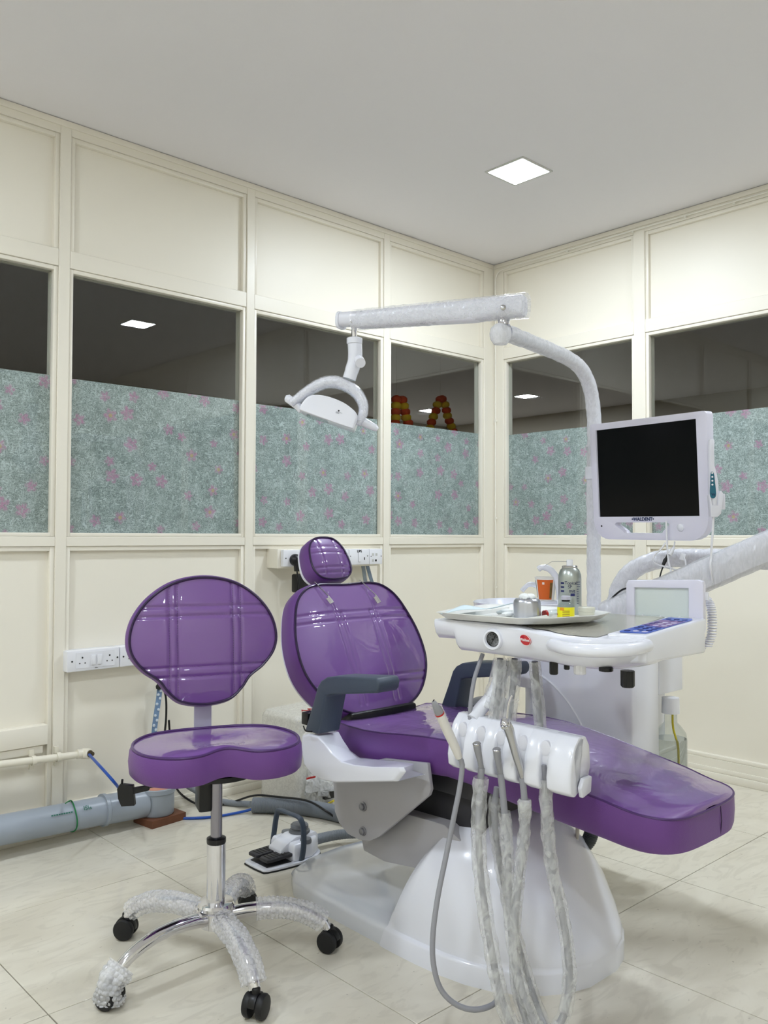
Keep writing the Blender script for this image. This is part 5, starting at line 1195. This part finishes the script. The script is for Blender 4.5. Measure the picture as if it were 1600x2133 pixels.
# ------------------------------------------------------------------ sockets
def board(name, label, xa, xb, za, zb, y0, yf):
    """socket board: back box from wall to yf on x span, z span"""
    t = thing(name, label, 'socket board', ((xa+xb)/2, yf, (za+zb)/2))
    wobj('plate', MB().box(xa, xb, yf, y0, za, zb), SOCKET, t, bevel=.004, seg=2); return t
def pins(t, x, z, y, s=1):
    for dx, dz, r in ((0, .011, .0032), (-.010, -.009, .0024), (.010, -.009, .0024)):
        wobj('pin_hole', MB().lathe([(r*s, 0), (r*s, .0006)], 12, V(x+dx*s, y, z+dz*s), (0, -1, 0)), HOLE, t)
def screw(t, x, z, y, r=.0034): wobj('screw_hole', MB().lathe([(r, 0), (r, .0008)], 12, V(x, y, z), (0, -1, 0)), HOLE, t)
def rocker(t, x, z, y, w_=.017, h=.036): wobj('rocker_switch', MB().prism([(-w_/2, -h/2), (w_/2, -h/2), (w_/2, h/2), (-w_/2, h/2)], V(x, y, z), (1, 0, 0), (0, 0, 1), (0, -.005, .0)), SOCKET, t, bevel=.0015)
ya = -.034
xa, xb = (-2.420, -0.034, 0.624)[0], (-2.220, -0.034, 0.623)[0]; zm = (-2.321, -0.034, 0.622)[2]; hh_ = .038
B1 = board('socket_board', 'white double socket board with two rocker switches on the left wall', xa, xb, zm-hh_, zm+hh_, .025, ya)
w_ = xb-xa
wobj('inner_face', MB().box(xa+w_*.16, xb-w_*.10, ya-.0012, ya+.001, zm-hh_*.72, zm+hh_*.78), SOCKET, B1)
screw(B1, xa+w_*.09, zm, ya-.0005); screw(B1, xb-w_*.045, zm, ya-.0005)
pins(B1, xa+w_*.28, zm, ya-.0014); pins(B1, xb-w_*.20, zm, ya-.0014)
rocker(B1, xa+w_*.485, zm, ya-.001); rocker(B1, xa+w_*.605, zm, ya-.001)
wobj('brand_mark', MB().box(xa+w_*.52, xa+w_*.57, ya-.002, ya, zm-hh_*.80, zm-hh_*.77), HOLE, B1)
xc = (-2.217, -0.034, 0.624)[0]
B2 = board('socket_board', 'white socket board partly hidden behind the stool back', xc, xc+w_, zm-hh_, zm+hh_, .025, ya)
screw(B2, xc+w_*.06, zm, ya-.0005); pins(B2, xc+w_*.22, zm, ya-.0010); rocker(B2, xc+w_*.5, zm, ya); rocker(B2, xc+w_*.62, zm, ya)
# boxed board behind the headrest
yb_ = -.075
xa, xb = (-1.498, -0.075, 0.981)[0], (-0.915, -0.075, 0.979)[0]; zm = (-1.231, -0.075, 0.981)[2]; hh_ = .036
B3 = thing('socket_board', 'long boxed socket board on the wall behind the headrest', 'socket board', ((xa+xb)/2, -.04, zm))
wobj('back_box', MB().box(xa-.016, xb+.004, -.055, .027, zm-hh_-.008, zm+hh_+.004), CREAM, B3, bevel=.003)
sp_ = [xa, xa+(xb-xa)*.36, xa+(xb-xa)*.64, xa+(xb-xa)*.855, xb]
for a, b in zip(sp_, sp_[1:]):
    pl_ = wobj('plate', MB().box(a+.001, b-.001, yb_, -.054, zm-hh_, zm+hh_), SOCKET, B3, bevel=.003)
screw(B3, xa+.014, zm, yb_-.0004, .003); screw(B3, sp_[2]+.008, zm+.004, yb_-.0004, .0026); screw(B3, sp_[3]-.012, zm+.004, yb_-.0004, .0026); screw(B3, sp_[3]+.010, zm+.002, yb_-.0004, .0026); screw(B3, xb-.010, zm+.002, yb_-.0004, .0026)
rocker(B3, sp_[2]+(sp_[3]-sp_[2])*.50, zm, yb_, .014, .044)
wobj('slot', MB().box(sp_[3]-.034, sp_[3]-.029, yb_-.001, yb_, zm-.014, zm-.002), HOLE, B3)
text('board_lettering', 'UPS', .017, tm(B3).inverted() @ frame((sp_[2]+(sp_[3]-sp_[2])*.5, yb_-.0006, zm+hh_*.72), (1, 0, 0), (0, 0, 1), (0, -1, 0)), HOLE, B3, bold=.0004)
for dx, dz in ((.022, .010), (.044, .010), (.022, -.018)):
    wobj('data_port', MB().box(sp_[3]+dx-.006, sp_[3]+dx+.006, yb_-.001, yb_, zm+dz-.006, zm+dz+.006), mat('port_grey', (196, 196, 192), .4), B3)
wobj('data_port', MB().box(sp_[3]+.036, sp_[3]+.046, yb_-.001, yb_, zm-.022, zm-.013), HOLE, B3)
PG = thing('mains_plug', 'black round mains plug in the socket board left of the headrest', 'plug', (-1.449, -0.085, 0.974))
pc_ = Vector((-1.442, -0.076, 0.974)); wobj('plug_body', MB().lathe([(.024, 0), (.026, .006), (.025, .020), (.012, .034)], 24, pc_, (0, -1, 0)).prism([(-.011, -.046), (.011, -.046), (.015, .0), (-.015, .0)], pc_+V(.006, -.008, -.004), (1, 0, 0), (0, 0, 1), (0, -.018, 0)), BLACK, PG, bevel=.002)
wobj('plug_lead', MB().tube(smoothpath([pc_+V(.006, -.016, -.05), pc_+V(.010, -.017, -.08), pc_+V(.016, -.018, -.11), pc_+V(.02, -.02, -.16)], 6), .0035, 8), BLACK, PG)
AD = thing('power_adapter', 'black adapter block hanging on its lead behind the headrest', 'adapter', (-1.403, -0.060, 0.891))
pc_ = Vector((-1.400, -0.055, 0.889)); wobj('adapter_body', MB().box(pc_.x-.022, pc_.x+.045, pc_.y-.02, pc_.y+.025, pc_.z-.06, pc_.z+.022), BLACK, AD, bevel=.008)
wobj('adapter_lead', MB().tube(smoothpath([pc_+V(.02, -.01, .02), pc_+V(.018, -.012, .05), pc_+V(.014, -.01, .075)], 6), .006, 8), BLACK, AD)
for k, (px, sgn) in enumerate((((-1.015, -0.050, 0.928), 'left'), ((-0.988, -0.050, 0.928), 'right'))):
    q = Vector(px); o = obj('flat_cable', MB().loft([[p+V(-.010, 0, 0), p+V(.010, 0, 0), p+V(.010, .004, 0), p+V(-.010, .004, 0)] for p in smoothpath([q+V(0, 0, .01), q+V(.012+.01*k, .0, -.05), q+V(.035+.02*k, .01, -.12), q+V(.05+.02*k, .02, -.25)], 6)]), mat('flat_grey' if k == 0 else 'flat_blue', (120, 128, 132) if k == 0 else (110, 124, 138), .4))
    tag(o, 'grey flat cable right of the headrest, %s one of the pair' % sgn, 'cable')

# ------------------------------------------------------------------ packing stuff behind the chair
CB = thing('wrapped_carton', 'pale carton in bubble wrap standing against the wall behind the chair', 'carton', (-1.475, -.20, 0))
bxm = Matrix.Translation((0, 0, 0)) @ Matrix.Rotation(.10, 4, 'Z')
obj('carton', MB().box(-.135, .135, -.11, .11, .002, .345).xf(bxm), mat('carton_cream', (224, 218, 204), .6), CB, bevel=.01)
wr = MB(); rings = []
for k in range(30):
    z = .000+.356*k/29; s_ = 1 if k < 28 else (.97 if k == 28 else .90)
    rings.append([bxm @ Vector((x*s_, y*s_, z if k < 29 else .357)) + V(1, 1, 0)*.006*noise.noise(Vector((x*14, y*14, z*16))) for x, y in rrect(.29, .24, .03, 6)])
obj('bubble_wrap', MB().loft(rings), film_wrap('carton_wrap', .35, (240, 238, 230), .3, 70, .2, vary=.06), CB)
obj('red_marking', MB().tube([bxm @ Vector((-.06+.012*k, -.05+.018*math.sin(k*1.9), .3595)) for k in range(10)], .0022, 5), mat('red_marker', (190, 60, 60), .6), CB)
BG = thing('plastic_bag', 'crumpled clear plastic bag of scraps on the floor beside the carton', 'plastic bag', (-1.492, -0.344, 0.000))
g0 = Vector((-1.492, -0.344, 0.000)); rings = []
for i in range(14):
    th = PI*i/13; rings.append([g0+V(0, 0, .075)+V(math.sin(th)*math.cos(j*PI/12)*.085, math.sin(th)*math.sin(j*PI/12)*.065, math.cos(th)*.074)*(1+.35*noise.noise(Vector((i*.8, j*.6, 2)))) for j in range(24)])
for r_ in rings:
    for p in r_: p.z = max(p.z, .002)
wobj('bag', MB().loft(rings), film_wrap('bag_film', .5, (236, 236, 236), 1.0, 40, .08), BG)
wobj('red_tag', MB().box(-.012, .012, -.004, .004, .01, .05).xf(Matrix.Translation(Vector((-1.522, -0.283, 0.000)))), RED, BG)
wobj('red_stripe', MB().box(-.02, .02, -.002, .002, -.003, .003).xf(Matrix.Translation(Vector((-1.716, -0.554, 0.186)))), RED, BG)
wobj('white_roll', MB().lathe([(.03, 0), (.034, .03), (.03, .06)], 16, g0+V(.02, -.01, .03)), mat('cotton_white', (240, 242, 240), .9), BG)
wobj('black_scrap', MB().box(-.03, .03, -.015, .015, .0, .03).xf(Matrix.Translation(Vector((-1.494, -0.386, 0.010))+V(0, 0, .02))), BLACK, BG)
wobj('yellow_stick', MB().tube([(-1.557, -0.449, 0.030), (-1.568, -0.506, 0.060)], .0042, 6), mat('yellow_tube', (226, 202, 30), .4), BG)
# suction canister on the floor beyond the chair
SCN = thing('suction_canister', 'black canister with grey domed lid standing beyond the right armrest', 'canister', (-1.259, -1.029, 0.407)[:2]+(0,))
obj('canister_body', MB().lathe([(.078, 0), (.082, .01), (.082, .445), (.085, .447), (.085, .462)], 36), BLACK, SCN)
obj('lid', MB().lathe([(.086, .458), (.084, .470), (.060, .484), (.03, .488), (.001, .489)], 36), mat('lid_grey', (92, 92, 96), .4), SCN)
# ribbed suction hose and cord hanging below the leg rest
corr_tube('suction_hose', [(-1.746, -1.638, 0.325), (-1.735, -1.646, 0.272), (-1.713, -1.665, 0.225), (-1.686, -1.690, 0.219), (-1.662, -1.713, 0.243), (-1.653, -1.723, 0.285)], .019, 'dark ribbed suction hose looping below the leg rest', 'hose', mat('hose_dark', (72, 76, 78), .45))
tag(obj('white_cord', MB().tube(resample(smoothpath([(-1.736, -1.729, 0.312), (-1.736, -1.727, 0.274), (-1.745, -1.718, 0.235), (-1.738, -1.695, 0.202)], 8), .008), .0052, 8), mat('cord_beige', (196, 190, 180), .5)), 'thin pale cord hanging beside the ribbed hose', 'cord')
# ------------------------------------------------------------------ cable pinned along the right wall under the ceiling and down the corner
WC = thing('wall_cable', 'thin white cable pinned under the ceiling and down the corner post', 'cable', (-0.012, -0.028, 2.517))
cpath = [(-.012, -1.75, 2.560), (-.012, -1.4, 2.561), (-.012, -.9, 2.563), (-.012, -.45, 2.561), (-.012, -.12, 2.560), (-.012, -.045, 2.55), (-.012, -.022, 2.51), (-.012, -.020, 2.40), (-.012, -.022, 1.9), (-.012, -.020, 1.4), (-.012, -.022, .9), (-.012, -.021, .45)]
wobj('cable', MB().tube(resample(smoothpath(cpath, 10), .02), .0036, 8), mat('cable_cream', (240, 236, 224), .4), WC)
for y, z in ((-1.38, 2.561), (-1.15, 2.562), (-.88, 2.563), (-.5, 2.561)):
    wobj('cable_pin', MB().box(-.017, -.008, y-.004, y+.004, z-.012, z-.003), mat('cable_cream', (240, 236, 224), .4), WC)
for z in (2.3, 1.72, 1.18, .8):
    wobj('cable_pin', MB().box(-.018, -.008, -.030, -.018, z-.004, z+.004), mat('cable_cream', (240, 236, 224), .4), WC)
# ------------------------------------------------------------------ flower garlands in the hall beyond the glass
POMR, POMY = mat('marigold_red', (232, 84, 36), .7), mat('marigold_yellow', (250, 206, 44), .7)
pom = MB(); rr = []
for i in range(9):
    th = PI*i/8; rr.append([(math.sin(th)*math.cos(j*PI/8)*(1+.12*((i+j) % 2)), math.sin(th)*math.sin(j*PI/8)*(1+.12*((i+j) % 2)), math.cos(th)) for j in range(16)])
POM = pom.loft(rr).mesh('pompom')
POM2 = POM.copy(); POM.materials.append(POMR); POM2.materials.append(POMY)
def garland(label, pts, r):
    t = thing('flower_garland', label, 'garland', pts[0], 0, 'flower garlands beyond the glass')
    q0 = Vector(pts[0]); obj('hanging_string', MB().tube([V(0, 0, 0), V(0, 0, H-q0.z)], .0007, 6), mat('string_white', (200, 196, 186), .6), t)
    for k, p in enumerate(pts):
        o = bpy.data.objects.new('pompom', POM if (k//2) % 2 == 0 else POM2); COL.objects.link(o); o.parent = t
        o.location = Vector(p)-Vector(pts[0]); o.scale = (r, r, r*.85)
garland('red and yellow pompom garland hung as an arch, right one beyond the corner glass',
        [(0.220, 0.620, 1.940), (0.238, 0.620, 1.945), (0.194, 0.620, 1.904), (0.264, 0.620, 1.912), (0.181, 0.620, 1.864), (0.278, 0.620, 1.877), (0.159, 0.620, 1.825), (0.287, 0.620, 1.844), (0.142, 0.620, 1.788), (0.305, 0.620, 1.812), (0.129, 0.620, 1.750), (0.323, 0.620, 1.780), (0.116, 0.620, 1.713), (0.341, 0.620, 1.748), (0.104, 0.620, 1.676), (0.359, 0.620, 1.712)], .028)
garland('red and yellow pompom garland, left one beyond the corner glass',
        [(-0.161, 0.620, 1.898), (-0.113, 0.620, 1.900), (-0.165, 0.620, 1.860), (-0.100, 0.620, 1.864), (-0.168, 0.620, 1.822), (-0.088, 0.620, 1.830), (-0.168, 0.620, 1.787), (-0.080, 0.620, 1.796), (-0.172, 0.620, 1.752), (-0.063, 0.620, 1.765), (-0.176, 0.620, 1.718), (-0.047, 0.620, 1.732), (-0.180, 0.620, 1.683), (-0.030, 0.620, 1.698)], .030)
